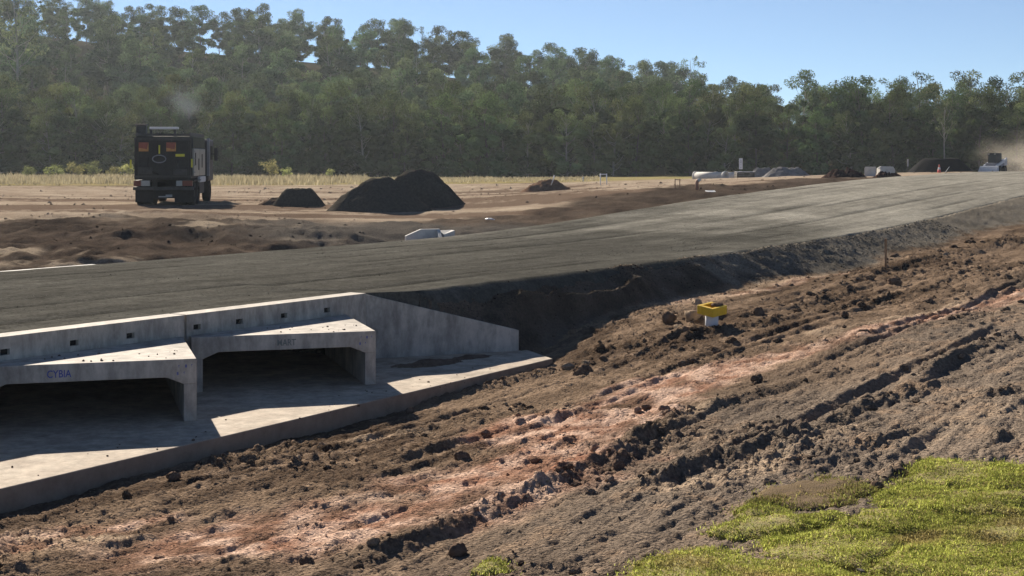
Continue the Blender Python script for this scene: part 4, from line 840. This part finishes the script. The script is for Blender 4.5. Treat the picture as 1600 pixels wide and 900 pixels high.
for xx_ in (-.82, .32):
    p = part('warning_panel', M['orange'], tr, (xx_ - .20, xx_ + .20, -.14, -.115, 2.30, 2.68)); mb = MB(); mb.v = [(xx_ - .20, -.146, 2.68), (xx_ + .20, -.146, 2.68), (xx_ + .14, -.146, 2.40), (xx_ - .14, -.146, 2.44)]; mb.f = [(3, 2, 1, 0)]
    mb2 = MB(); mb2.prism([(xx_ - .2, -.150, 2.45), (xx_ + .14, -.150, 2.39), (xx_ + .14, -.142, 2.39), (xx_ - .2, -.142, 2.45)], [(xx_ - .2, -.150, 2.68), (xx_ + .2, -.150, 2.68), (xx_ + .2, -.142, 2.68), (xx_ - .2, -.142, 2.68)]); mb2.build('red_stripe', M['redref'], p)
part('reflector_strip', M['yref'], tr, (-.20, -.14, -.14, -.10, 2.20, 2.56)); part('reflector_strip', M['yref'], tr, (-1.40, -1.33, -.06, -.03, 1.58, 1.95)); part('reflector_strip', M['yref'], tr, (1.14, 1.21, -.06, -.03, 1.62, 1.98))
mb = MB(); mb.tube([(-.62, -.09, 2.05), (-.66, -.14, 1.7), (-.5, -.16, 1.45), (-.2, -.13, 1.32)], .03, 6); mb.build('hose', M['rubber'], tg, True)
mb = MB(); mb.tube([(.55, -.09, 1.9), (.62, -.15, 1.62), (.5, -.16, 1.4)], .03, 6); mb.build('hose', M['steel'], tg, True)
part('tool_box', M['steel'], tr, (-1.05, -.45, -.20, -.112, 1.34, 1.62), bevel=.015); part('tool_box', M['steel'], tr, (.42, .98, -.24, -.112, 1.30, 1.55), bevel=.015)
for zz_ in (1.4, 1.7, 2.0, 2.3): part('ladder_rung', M['greyp'], tr, (1.205, 1.235, .42, .74, zz_, zz_ + .03))
part('number_plate', M['yref'], tr, (.50, .88, -.125, -.10, 2.08, 2.19))
part('step_bumper', M['steel'], tr, (-1.25, 1.25, -.22, .02, .66, .80), bevel=.02)
for x0, x1, mm, nm in ((-1.22, -.92, 'lens', 'tail_lamp'), (-.90, -.55, 'lensw', 'reversing_lamp'), (.55, .78, 'lensw', 'reversing_lamp'), (.80, 1.22, 'lens', 'tail_lamp')): part(nm, M[mm], tr, (x0, x1, -.24, -.10, .84, 1.06))
part('mud_flap', M['rubber'], tr, (-1.18, -.45, -.02, .0, .15, .66)); part('mud_flap', M['rubber'], tr, (.45, 1.18, -.02, .0, .15, .66))
part('underside_daylight', M['lensw'], tr, (-.20, .20, -.16, -.10, .36, .41), (.10, .36, -.17, -.08, .37, .47))  # pale bars stand in for daylight showing through beneath the truck
part('top_rail', M['steel'], tr, (-1.2, -1.12, .1, 5.1, 2.96, 3.10), (1.02, 1.1, .1, 5.1, 2.96, 3.10), (-1.12, 1.02, .1, .18, 2.96, 3.06), (-.62, -.52, .2, .3, 2.96, 3.24), (.38, .48, .2, .3, 2.96, 3.24))
part('beacon_bar', M['paint'], tr, (-.62, .58, .15, .40, 3.245, 3.34), bevel=.02)
part('exhaust_stack', M['steel'], tr, (-1.32, -.90, 1.0, 1.4, 2.6, 3.42), (-1.36, -.86, .95, 1.45, 3.425, 3.48), bevel=.02)
sp = part('side_panel', M['lensw'], tr, (1.125, 1.20, .5, 2.4, 1.25, 2.42), (1.125, 1.20, 2.5, 4.6, 1.25, 2.42), bevel=.015)
part('latch', M['blackp'], sp, (1.203, 1.225, .8, 1.0, 1.7, 2.25)); part('latch', M['blackp'], sp, (1.203, 1.225, 2.0, 2.2, 1.5, 2.0)); part('latch', M['blackp'], sp, (1.203, 1.225, 3.2, 3.4, 1.6, 2.2))
part('upper_screen', M['glass'], tr, (1.125, 1.17, .4, 4.6, 2.45, 2.92)); part('side_skirt', M['paint'], tr, (1.10, 1.22, 2.6, 4.6, .95, 1.2), bevel=.02)
cab = part('cab', M['steel'], tr, (-1.2, 1.2, 5.9, 7.9, .95, 2.9), bevel=.08); part('door_window', M['glass'], cab, (1.19, 1.215, 6.7, 7.6, 1.95, 2.6)); part('rear_window', M['glass'], cab, (-.7, .7, 5.88, 5.92, 2.0, 2.6)); part('pillar', M['greyp'], cab, (1.14, 1.26, 5.75, 5.9, 1.2, 2.95))
for sx in (-1.45, 1.32): part('mirror', M['blackp'], cab, (sx, sx + .16, 7.2, 7.3, 1.9, 2.5), (min(sx + .13, 1.2), max(sx + .02, -1.2) if sx < 0 else sx + .02, 7.22, 7.26, 2.2, 2.24))
def wheel(parent, x, y, rad, wid):
    o = link('wheel', None, None, parent) if False else None
    mb = MB(); mb.ring((x, y, rad), (1, 0, 0), [(-wid / 2, rad * .6), (-wid / 2, rad * .93), (-wid * .36, rad), (wid * .36, rad), (wid / 2, rad * .93), (wid / 2, rad * .6)], 28); t_ = mb.build('wheel', M['rubber'], parent, False)
    mb = MB(); mb.ring((x, y, rad), (1, 0, 0), [(-wid * .3, .05), (-wid * .3, rad * .59), (wid * .3, rad * .59), (wid * .38, rad * .3), (wid * .38, .05)], 20); mb.build('rim', M['steel'], t_, True)
for yy_ in (.75, 2.05):
    for xx_ in (-1.06, -.74, .74, 1.06): wheel(tr, xx_, yy_, .50, .29)
for xx_ in (-1.02, 1.02): wheel(tr, xx_, 6.7, .50, .33)
part('undercarriage', M['blackp'], tr, (-.55, .55, .3, 7.4, .30, .74), (-1.0, 1.0, 2.75, 5.9, .42, .96)); part('mudguard', M['blackp'], tr, (-1.24, -.56, .15, 2.65, 1.04, 1.075), (.56, 1.24, .15, 2.65, 1.04, 1.075))

# ------------------------------------------------------------------ skid steer loader
X, _, z = at(1554, 150); ld = empty('skid_loader', (X, 150, z + .12), R(140)); tag(ld, 'white compact skid loader with a bucket at the road crest', 'loader')
part('body', M['greyp'], ld, (-.62, .62, -1.2, 1.0, .32, 1.05), bevel=.06); part('engine_cover', M['paint'], ld, (-.6, .6, -1.55, -.75, .55, 1.45), bevel=.06)
cb = part('cab', M['blackp'], ld, (-.46, -.40, -.7, .62, 1.05, 2.0), (.40, .46, -.7, .62, 1.05, 2.0), (-.46, .46, -.75, .70, 2.0, 2.08), (-.46, .46, -.74, -.68, 1.05, 2.0), (-.46, -.38, .56, .64, 1.05, 2.0), (.38, .46, .56, .64, 1.05, 2.0)); part('windscreen', M['glass'], cb, (-.375, .375, .58, .60, 1.06, 1.99))
part('seat', M['blackp'], cb, (-.25, .25, -.5, -.1, 1.06, 1.3), (-.25, .25, -.58, -.5, 1.06, 1.75))
for sx in (-.72, .58):
    mb = MB(); mb.prism([(sx, -1.45, 1.25), (sx + .14, -1.45, 1.25), (sx + .14, 1.35, .55), (sx, 1.35, .55)], [(sx, -1.45, 1.55), (sx + .14, -1.45, 1.55), (sx + .14, 1.2, .82), (sx, 1.2, .82)]); mb.build('lift_arm', M['paint'], ld)
    part('arm_tower', M['paint'], ld, (sx, sx + .14, -1.6, -1.46, .8, 1.6))
bk = MB(); pr = [(1.30, .12), (2.05, .12), (2.05, .17), (1.38, .18), (1.42, .66), (1.34, .72)]
bk.v = [(-.92, a_, b_) for a_, b_ in pr] + [(.92, a_, b_) for a_, b_ in pr]; bk.f = [tuple(range(6)), tuple(range(11, 5, -1))] + [((k + 1) % 6, k, 6 + k, 6 + (k + 1) % 6) for k in range(6)]
bko = bk.build('bucket', M['paint'], ld)
for sx in (-.96, .925): mb = MB(); mb.prism([(sx, 1.32, .10), (sx + .03, 1.32, .10), (sx + .03, 2.02, .10), (sx, 2.02, .10)], [(sx, 1.32, .74), (sx + .03, 1.32, .74), (sx + .03, 1.55, .66), (sx, 1.55, .66)]); mb.build('bucket_cheek', M['paint'], bko)
for xx_ in (-.76, .76):
    for yy_ in (-.72, .62): wheel(ld, xx_, yy_, .38, .28)
part('work_light', M['lensw'], ld, (-.40, -.25, .70, .78, 1.92, 2.02)); part('work_light', M['lensw'], ld, (.25, .40, .70, .78, 1.92, 2.02))

# ------------------------------------------------------------------ trees
def leaf_cloud(centres, radii, counts, r, size=.30, droop=.35, core=0.0):
    Vs = []; Sh = []; cV = []; cF = []; cS = []; co = 0
    zmax = max(c[2] for c in centres); core0 = core
    for c, ra, n in zip(centres, radii, counts):
        core = core0 if c[2] < .74 * zmax else 0.0
        if core0 and not core: n = int(n * 1.7); ra = ra * 1.15
        d = r.normal(size=(n, 3)); d /= np.linalg.norm(d, axis=1)[:, None]; rr = r.uniform(.15, 1, n) ** .45 if not core else core * .85 + (1.08 - core * .85) * r.uniform(0, 1, n)
        p = c + d * rr[:, None] * ra * np.array([1, 1, .72]); p[:, 2] -= np.abs(r.normal(size=n)) * droop * .3
        ax = r.normal(size=(n, 3)); ax[:, 2] -= .7; ax /= np.linalg.norm(ax, axis=1)[:, None]
        nn = np.cross(ax, r.normal(size=(n, 3))); nn /= np.linalg.norm(nn, axis=1)[:, None] + 1e-9
        L = size * r.uniform(.6, 1.4, n)[:, None]; w = L * r.uniform(.28, .5, n)[:, None]
        Vs.append(np.stack([p - ax * L * .5, p + nn * w * .5, p + ax * L * .5, p - nn * w * .5], 1).reshape(-1, 3))
        tone = .5 + r.normal() * .28
        Sh.append(np.repeat(np.clip(tone + r.normal(size=n) * .16, 0, 1), 4))
        if core:                                          # twiggy inner mass that keeps a clump from being see-through
            k_ = core * (1 + .22 * r.normal(size=len(IV1))); cV.append(c + IV1 * k_[:, None] * ra * np.array([1, 1, .72])); cF.append(IF1 + co); co += len(IV1); cS.append(np.full(len(IV1), np.clip(tone, 0, 1)))
    V = np.concatenate(Vs); q = np.arange(len(V)).reshape(-1, 4); F = np.concatenate([q[:, [0, 1, 2]], q[:, [0, 2, 3]]]); S = np.concatenate(Sh)
    if cV: F = np.concatenate([F, np.concatenate(cF) + len(V)]); V = np.concatenate([V] + cV); S = np.concatenate([S] + cS)
    return V, F, S
def tree_meshes(name, h, rad, base, nclump, seed, crown_r=(.75, 1.25), nleaf=95, size=.32, lean=.05, trunk_r=.16, core=0.0):
    r = np.random.default_rng(seed); mb = MB(); lx, ly = r.normal(size=2) * lean * h
    tp = lambda t_: np.array([lx * t_ ** 1.5 + .15 * math.sin(t_ * 5 + seed), ly * t_ ** 1.5 + .12 * math.sin(t_ * 4 + 1), t_ * h * .93])
    mb.tube([tuple(tp(t_) - np.array([0, 0, .35 if t_ == 0 else 0])) for t_ in np.linspace(0, 1, 9)], [trunk_r * (1 - .85 * t_) for t_ in np.linspace(0, 1, 9)], 7)
    cs, rs = [], []
    for k in range(nclump):
        t_ = base + (1 - base) * (k + r.uniform(0, 1)) / nclump; prof = rad * (.35 + .65 * math.sin(math.pi * min(1, ((t_ - base) / (1 - base)) * .80 + .16)))
        a_ = r.uniform(0, 6.283) if k % 3 else k * 2.4; q = prof * math.sqrt(r.uniform(.08, 1)); start = tp(max(.05, t_ - .16)); end = tp(min(1, t_)) + np.array([math.cos(a_) * q, math.sin(a_) * q, r.normal() * .25 + (.5 if t_ > .85 else 0)])
        if k % 2 == 0 or t_ > .6:
            mid_ = (start + end) / 2 + np.array([0, 0, -.15 * q]); mb.tube([tuple(start), tuple(mid_), tuple(end)], [trunk_r * .42 * (1.05 - t_ * .6), trunk_r * .28 * (1.05 - t_ * .6), .02], 5, False)
        cs.append(end); rs.append(r.uniform(*crown_r) * (1 if t_ < .8 else .85))
    V, F, S = leaf_cloud(cs, rs, [int(nleaf * (q / np.mean(crown_r)) ** 2) for q in rs], r, size, core=core)
    cm_ = npmesh('crown', V, F, False); setshade(cm_, S)
    tm = bpy.data.meshes.new('trunk'); tm.from_pydata(mb.v, [], mb.f); tm.update(); tm.polygons.foreach_set('use_smooth', np.full(len(tm.polygons), True))
    return tm, cm_
VAR = {'dense': [], 'tall': [], 'hill': [], 'sparse': []}
for k in range(7): VAR['dense'].append((*tree_meshes('d', 11.0, 2.9 + .3 * (k % 3), .03, 44, 500 + k, (.55, 1.35), 130, .27, core=.70), 11.0))
for k in range(5): VAR['tall'].append((*tree_meshes('t', 14.0, 3.3, .18, 42, 520 + k, (.6, 1.4), 130, .30, core=.66), 14.0))
for k in range(5): VAR['hill'].append((*tree_meshes('h', 14.0, 4.4, .16, 44, 540 + k, (.8, 1.7), 120, .40, core=.64), 14.0))
for k in range(4): VAR['sparse'].append((*tree_meshes('s', 15.0, 3.0, .58, 17, 560 + k, (.7, 1.25), 75, .36, .05, .2), 15.0))
for kk, lst in VAR.items():
    for i, (tm, cm_, h_) in enumerate(lst):
        tm.materials.append(M['barkp'] if kk in ('sparse', 'tall') or i % 2 else M['bark']); cm_.materials.append(M['leafh'] if kk in ('hill', 'sparse') else (M['leaf2'] if i % 2 else M['leaf']))
def tree(kind, i, X, Y, H, rz, label, group, wid=1.0, name='gum_tree'):
    tm, cm_, h_ = VAR[kind][i % len(VAR[kind])]; z = float(base_z(np.array([X]), np.array([Y]))[0][0])
    o = empty(name, (X, Y, z), rz); k = H / h_; o.scale = (k * wid, k * wid, k); tag(o, label, 'tree', group)
    link('trunk', tm, None, o); link('crown', cm_, None, o); return o
MARKS = [(-.6, -.275, 'left of the truck'), (-.275, -.20, 'directly behind the truck'), (-.20, -.125, 'behind the small gravel heap'), (-.125, -.03, 'behind the joined gravel heaps'),
         (-.03, .055, 'behind the brown earth heap'), (.055, .125, 'behind the white post frame'), (.125, .20, 'behind the concrete pipes and sand heaps'), (.20, .27, 'behind the spoil heaps and precast blocks'), (.27, .7, 'behind the asphalt heap and loader')]
DEPTH_F = ['low branching gum tree on the forest edge', 'gum tree just inside the forest edge', 'gum tree well inside the forest', 'taller gum tree deep inside the forest']
DEPTH_H = ['gum tree at the foot of the wooded hill', 'gum tree halfway up the wooded hill', 'hazy gum tree high on the wooded hill']
def zone(Z, a_): return next(l for lo, hi, l in Z if lo <= a_ < hi)
r = np.random.default_rng(77); cnt = 0
for ri, Y0 in enumerate((184, 189, 195, 202)):
    for a_ in np.arange(-.385, .39, 5.2 / Y0 if ri < 2 else 6.2 / Y0):
        a2 = a_ + r.normal() * .004; Y = Y0 + r.normal() * 1.2; H = (8.8 + ri * 1.0) * r.uniform(.80, 1.18) * np.interp(a2, [-.36, 0, .1, .22, .30, .36], [1.06, 1.02, 1.02, 1.08, 1.18, 1.1])
        tree('dense' if ri < 3 else 'tall', int(r.integers(99)), a2 * Y, Y, H, r.uniform(0, 6.28), DEPTH_F[ri] + ' ' + zone(MARKS, a2), 'gum trees of the forest front', r.uniform(.9, 1.15)); cnt += 1
for ri, Y0 in enumerate((214, 228, 244, 262, 282, 304, 328, 354, 382)):
    amax = (.39, .39, .37, .30, .24, .20, .16, .13, .11)[ri]
    for a_ in np.arange(-.39, amax, 7.6 / Y0 if ri < 5 else 8.6 / Y0):
        a2 = a_ + r.normal() * .006; Y = Y0 + r.normal() * 4; H = r.uniform(10.5, 14.5) * np.interp(a2, [-.36, 0, .15, .36], [1.0, 1.0, .97, 1.0])
        tree('hill' if r.uniform() < .8 else 'tall', int(r.integers(99)), a2 * Y, Y, H, r.uniform(0, 6.28), DEPTH_H[ri // 3] + ' ' + zone(MARKS, a2), 'gum trees on the wooded hill', r.uniform(.9, 1.1)); cnt += 1
SKY = [(300, 8, 392, 'tall open gum tree breaking the skyline right above the truck'), (122, 2, 392, 'tall open gum tree rising out of the picture top left of the truck'), (660, 38, 392, 'small headed gum tree breaking the skyline above the joined gravel heaps'),
       (1080, 84, 300, 'slim open gum tree breaking the skyline above the concrete pipes'), (1348, 118, 216, 'open spreading gum tree on the skyline left of the loader'), (1440, 108, 214, 'broad tall gum tree on the skyline above the asphalt heap'),
       (1560, 124, 216, 'open crowned gum tree on the skyline above the loader'), (500, 30, 392, 'thin gum tree on the skyline between truck and gravel heaps'), (905, 78, 380, 'thin gum tree on the skyline above the brown earth heap'), (30, -30, 250, 'tall near gum tree in the top left picture corner')]
for i, (px, py, Y, lab) in enumerate(SKY):
    X = (px - CX) * Y / FPX; zt_ = CAMZ - (py - HY) * Y / FPX; zb2 = float(base_z(np.array([X]), np.array([float(Y)]))[0][0])
    tree('sparse', i, X, Y, max(9.0, zt_ - zb2), i * 1.7, lab, 'skyline gum trees', 1.0)
tree('sparse', 1, *(lambda t_: (t_[0], t_[1]))(at(1476, 178)), 9.6, .6, 'gum tree with a bare pale trunk standing before the forest beside the asphalt heap', 'skyline gum trees', .75)
print('trees', cnt)
# shrubs in the long grass
def shrub_mesh(seed):
    r_ = np.random.default_rng(seed); cs = []; rs = []; mb = MB()
    for k in range(9): a_ = r_.uniform(0, 6.28); q = r_.uniform(0, .6); e__ = np.array([math.cos(a_) * q, math.sin(a_) * q, r_.uniform(.45, 1.55)]); cs.append(e__); rs.append(r_.uniform(.28, .45)); mb.tube([(0, 0, -.1), tuple(e__ * .5), tuple(e__)], [.035, .025, .01], 5, False)
    V, F, S = leaf_cloud(cs, rs, [70] * 9, r_, .16); c = npmesh('foliage', V, F, False); setshade(c, S); c.materials.append(M['shrub'])
    t_ = bpy.data.meshes.new('stem'); t_.from_pydata(mb.v, [], mb.f); t_.materials.append(M['bark']); return t_, c
SV = [shrub_mesh(600 + k) for k in range(4)]
SHR = [(42, 1.2, 'round pale shrub farthest left in the long grass'), (85, 1.5, 'darker shrub second from the left in the long grass'), (118, 1.5, 'pale upright shrub third from the left in the long grass'), (142, 1.6, 'pale rounded shrub fourth from the left in the long grass'),
       (178, 1.2, 'low shrub left of the truck in the long grass'), (198, 1.6, 'bright shrub half hidden behind the left side of the truck'), (424, 1.7, 'bright upright shrub between the truck and the small gravel heap'), (448, 1.1, 'pale round shrub above the small gravel heap'), (516, .9, 'low yellowish shrub left of the large gravel heaps')]
for i, (px, h_, lab) in enumerate(SHR):
    X, Y, z = at(px, 160 + i % 3 * 4); o = empty('shrub', (X, Y, z), i * 1.3); o.scale = (h_ / 1.7 * 1.6,) * 2 + (h_ / 1.7 * 1.3,); tag(o, lab, 'shrub', 'shrubs in the long grass'); t_, c = SV[i % 4]; link('stem', t_, None, o); link('foliage', c, None, o)

# long dry grass along the forest edge
def grass_strip(name, n, amin, amax, y0, y1, h, label, seed):
    r = np.random.default_rng(seed); a_ = r.uniform(amin, amax, n); y = y0 + (y1 - y0) * r.uniform(size=n) ** .85; x = a_ * y
    keep = r.uniform(size=n) < np.clip(.55 + .9 * fbm(x * .15, y * .15, 3, seed), .08, 1); x, y = x[keep], y[keep]; n = len(x); z = base_z(x, y)[0]
    L = h * r.uniform(.5, 1.3, n) * (.8 + .5 * fbm(x * .3, y * .3, 2, seed + 3)); az = r.uniform(0, 6.28, n); w = r.uniform(.03, .07, n); dx, dy = np.cos(az), np.sin(az)
    b0 = np.c_[x, y, z - .03]; sd = np.c_[-dy * w, dx * w, 0 * w]; t_ = b0 + np.c_[dx * L * .35, dy * L * .35, L]; m_ = b0 + np.c_[dx * L * .1, dy * L * .1, L * .6]
    V = np.stack([b0 - sd, b0 + sd, m_ + sd * .7, m_ - sd * .7, t_], 1).reshape(-1, 3); k = np.arange(n)[:, None] * 5
    F = np.concatenate([k + np.array([[0, 1, 2]]), k + np.array([[0, 2, 3]]), k + np.array([[3, 2, 4]])]); me = npmesh(name, V, F); setshade(me, np.repeat(np.clip(.5 + .4 * fbm(x * .2, y * .2, 3, seed + 5) + r.normal(size=n) * .15, 0, 1), 5))
    return tag(link(name, me, M['straw']), label, kind='stuff')
grass_strip('dry_grass', 34000, -.40, -.10, 112, 172, .62, 'pale dry long grass along the forest edge', 700)
grass_strip('short_dry_grass', 9000, -.11, .06, 122, 175, .28, 'short pale dry grass on the open ground before the forest', 710)

# ------------------------------------------------------------------ haze, dust and smoke
def volmat(name, color, dens, aniso, shape=False, nscale=.5):
    m = bpy.data.materials.new(name); m.use_nodes = True; nt = m.node_tree
    for nd in list(nt.nodes): nt.nodes.remove(nd)
    out = nt.nodes.new('ShaderNodeOutputMaterial'); pv = nt.nodes.new('ShaderNodeVolumePrincipled'); pv.inputs['Color'].default_value = (*color, 1); pv.inputs['Density'].default_value = dens; pv.inputs['Anisotropy'].default_value = aniso
    nt.links.new(pv.outputs[0], out.inputs['Volume'])
    if shape:
        tc = nt.nodes.new('ShaderNodeTexCoord'); ln = nt.nodes.new('ShaderNodeVectorMath'); ln.operation = 'LENGTH'; nt.links.new(tc.outputs['Object'], ln.inputs[0])
        nz = nt.nodes.new('ShaderNodeTexNoise'); nz.inputs['Scale'].default_value = nscale; nz.inputs['Detail'].default_value = 4; nt.links.new(tc.outputs['Object'], nz.inputs['Vector'])
        m1 = nt.nodes.new('ShaderNodeMath'); m1.operation = 'MULTIPLY_ADD'; m1.inputs[1].default_value = 1.3; nt.links.new(nz.outputs[0], m1.inputs[0]); nt.links.new(ln.outputs['Value'], m1.inputs[2])
        mr = nt.nodes.new('ShaderNodeMapRange'); mr.interpolation_type = 'SMOOTHSTEP'; mr.inputs[1].default_value = 1.45; mr.inputs[2].default_value = .55; mr.inputs[3].default_value = 0; mr.inputs[4].default_value = dens
        nt.links.new(m1.outputs[0], mr.inputs[0]); nt.links.new(mr.outputs[0], pv.inputs['Density'])
    return m
def puff(name, X, Y, z, sx, sy, sz, m, label):
    o = link(name, npmesh(name, IV2 * 1.02, IF2), m); o.location = (X, Y, z); o.scale = (sx, sy, sz); return tag(o, label, kind='stuff')
DUST = volmat('dust', (.86, .79, .68), .11, .3, True, 1.6)
X, _, z = at(1582, 162); puff('dust_cloud', X + 1.2, 162, z + 1.3, 7.4, 5.5, 4.2, DUST, 'tan dust cloud trailing behind the loader')
SMOKE = volmat('smoke', (.62, .70, .85), .10, .3, True, 1.9)
X = (282 - CX) * 64 / FPX; puff('exhaust_smoke', X, 65, CAMZ + (HY - 162) * 65 / FPX, 1.35, 1.2, 1.15, SMOKE, 'thin bluish exhaust smoke above the truck')
HZ = volmat('haze', (.80, .90, 1.0), .00016, .35)
mb = MB(); mb.box(-420, 420, -30, 660, -16, 75); tag(mb.build('haze', HZ), 'thin pale haze in the air over the whole site', kind='stuff')
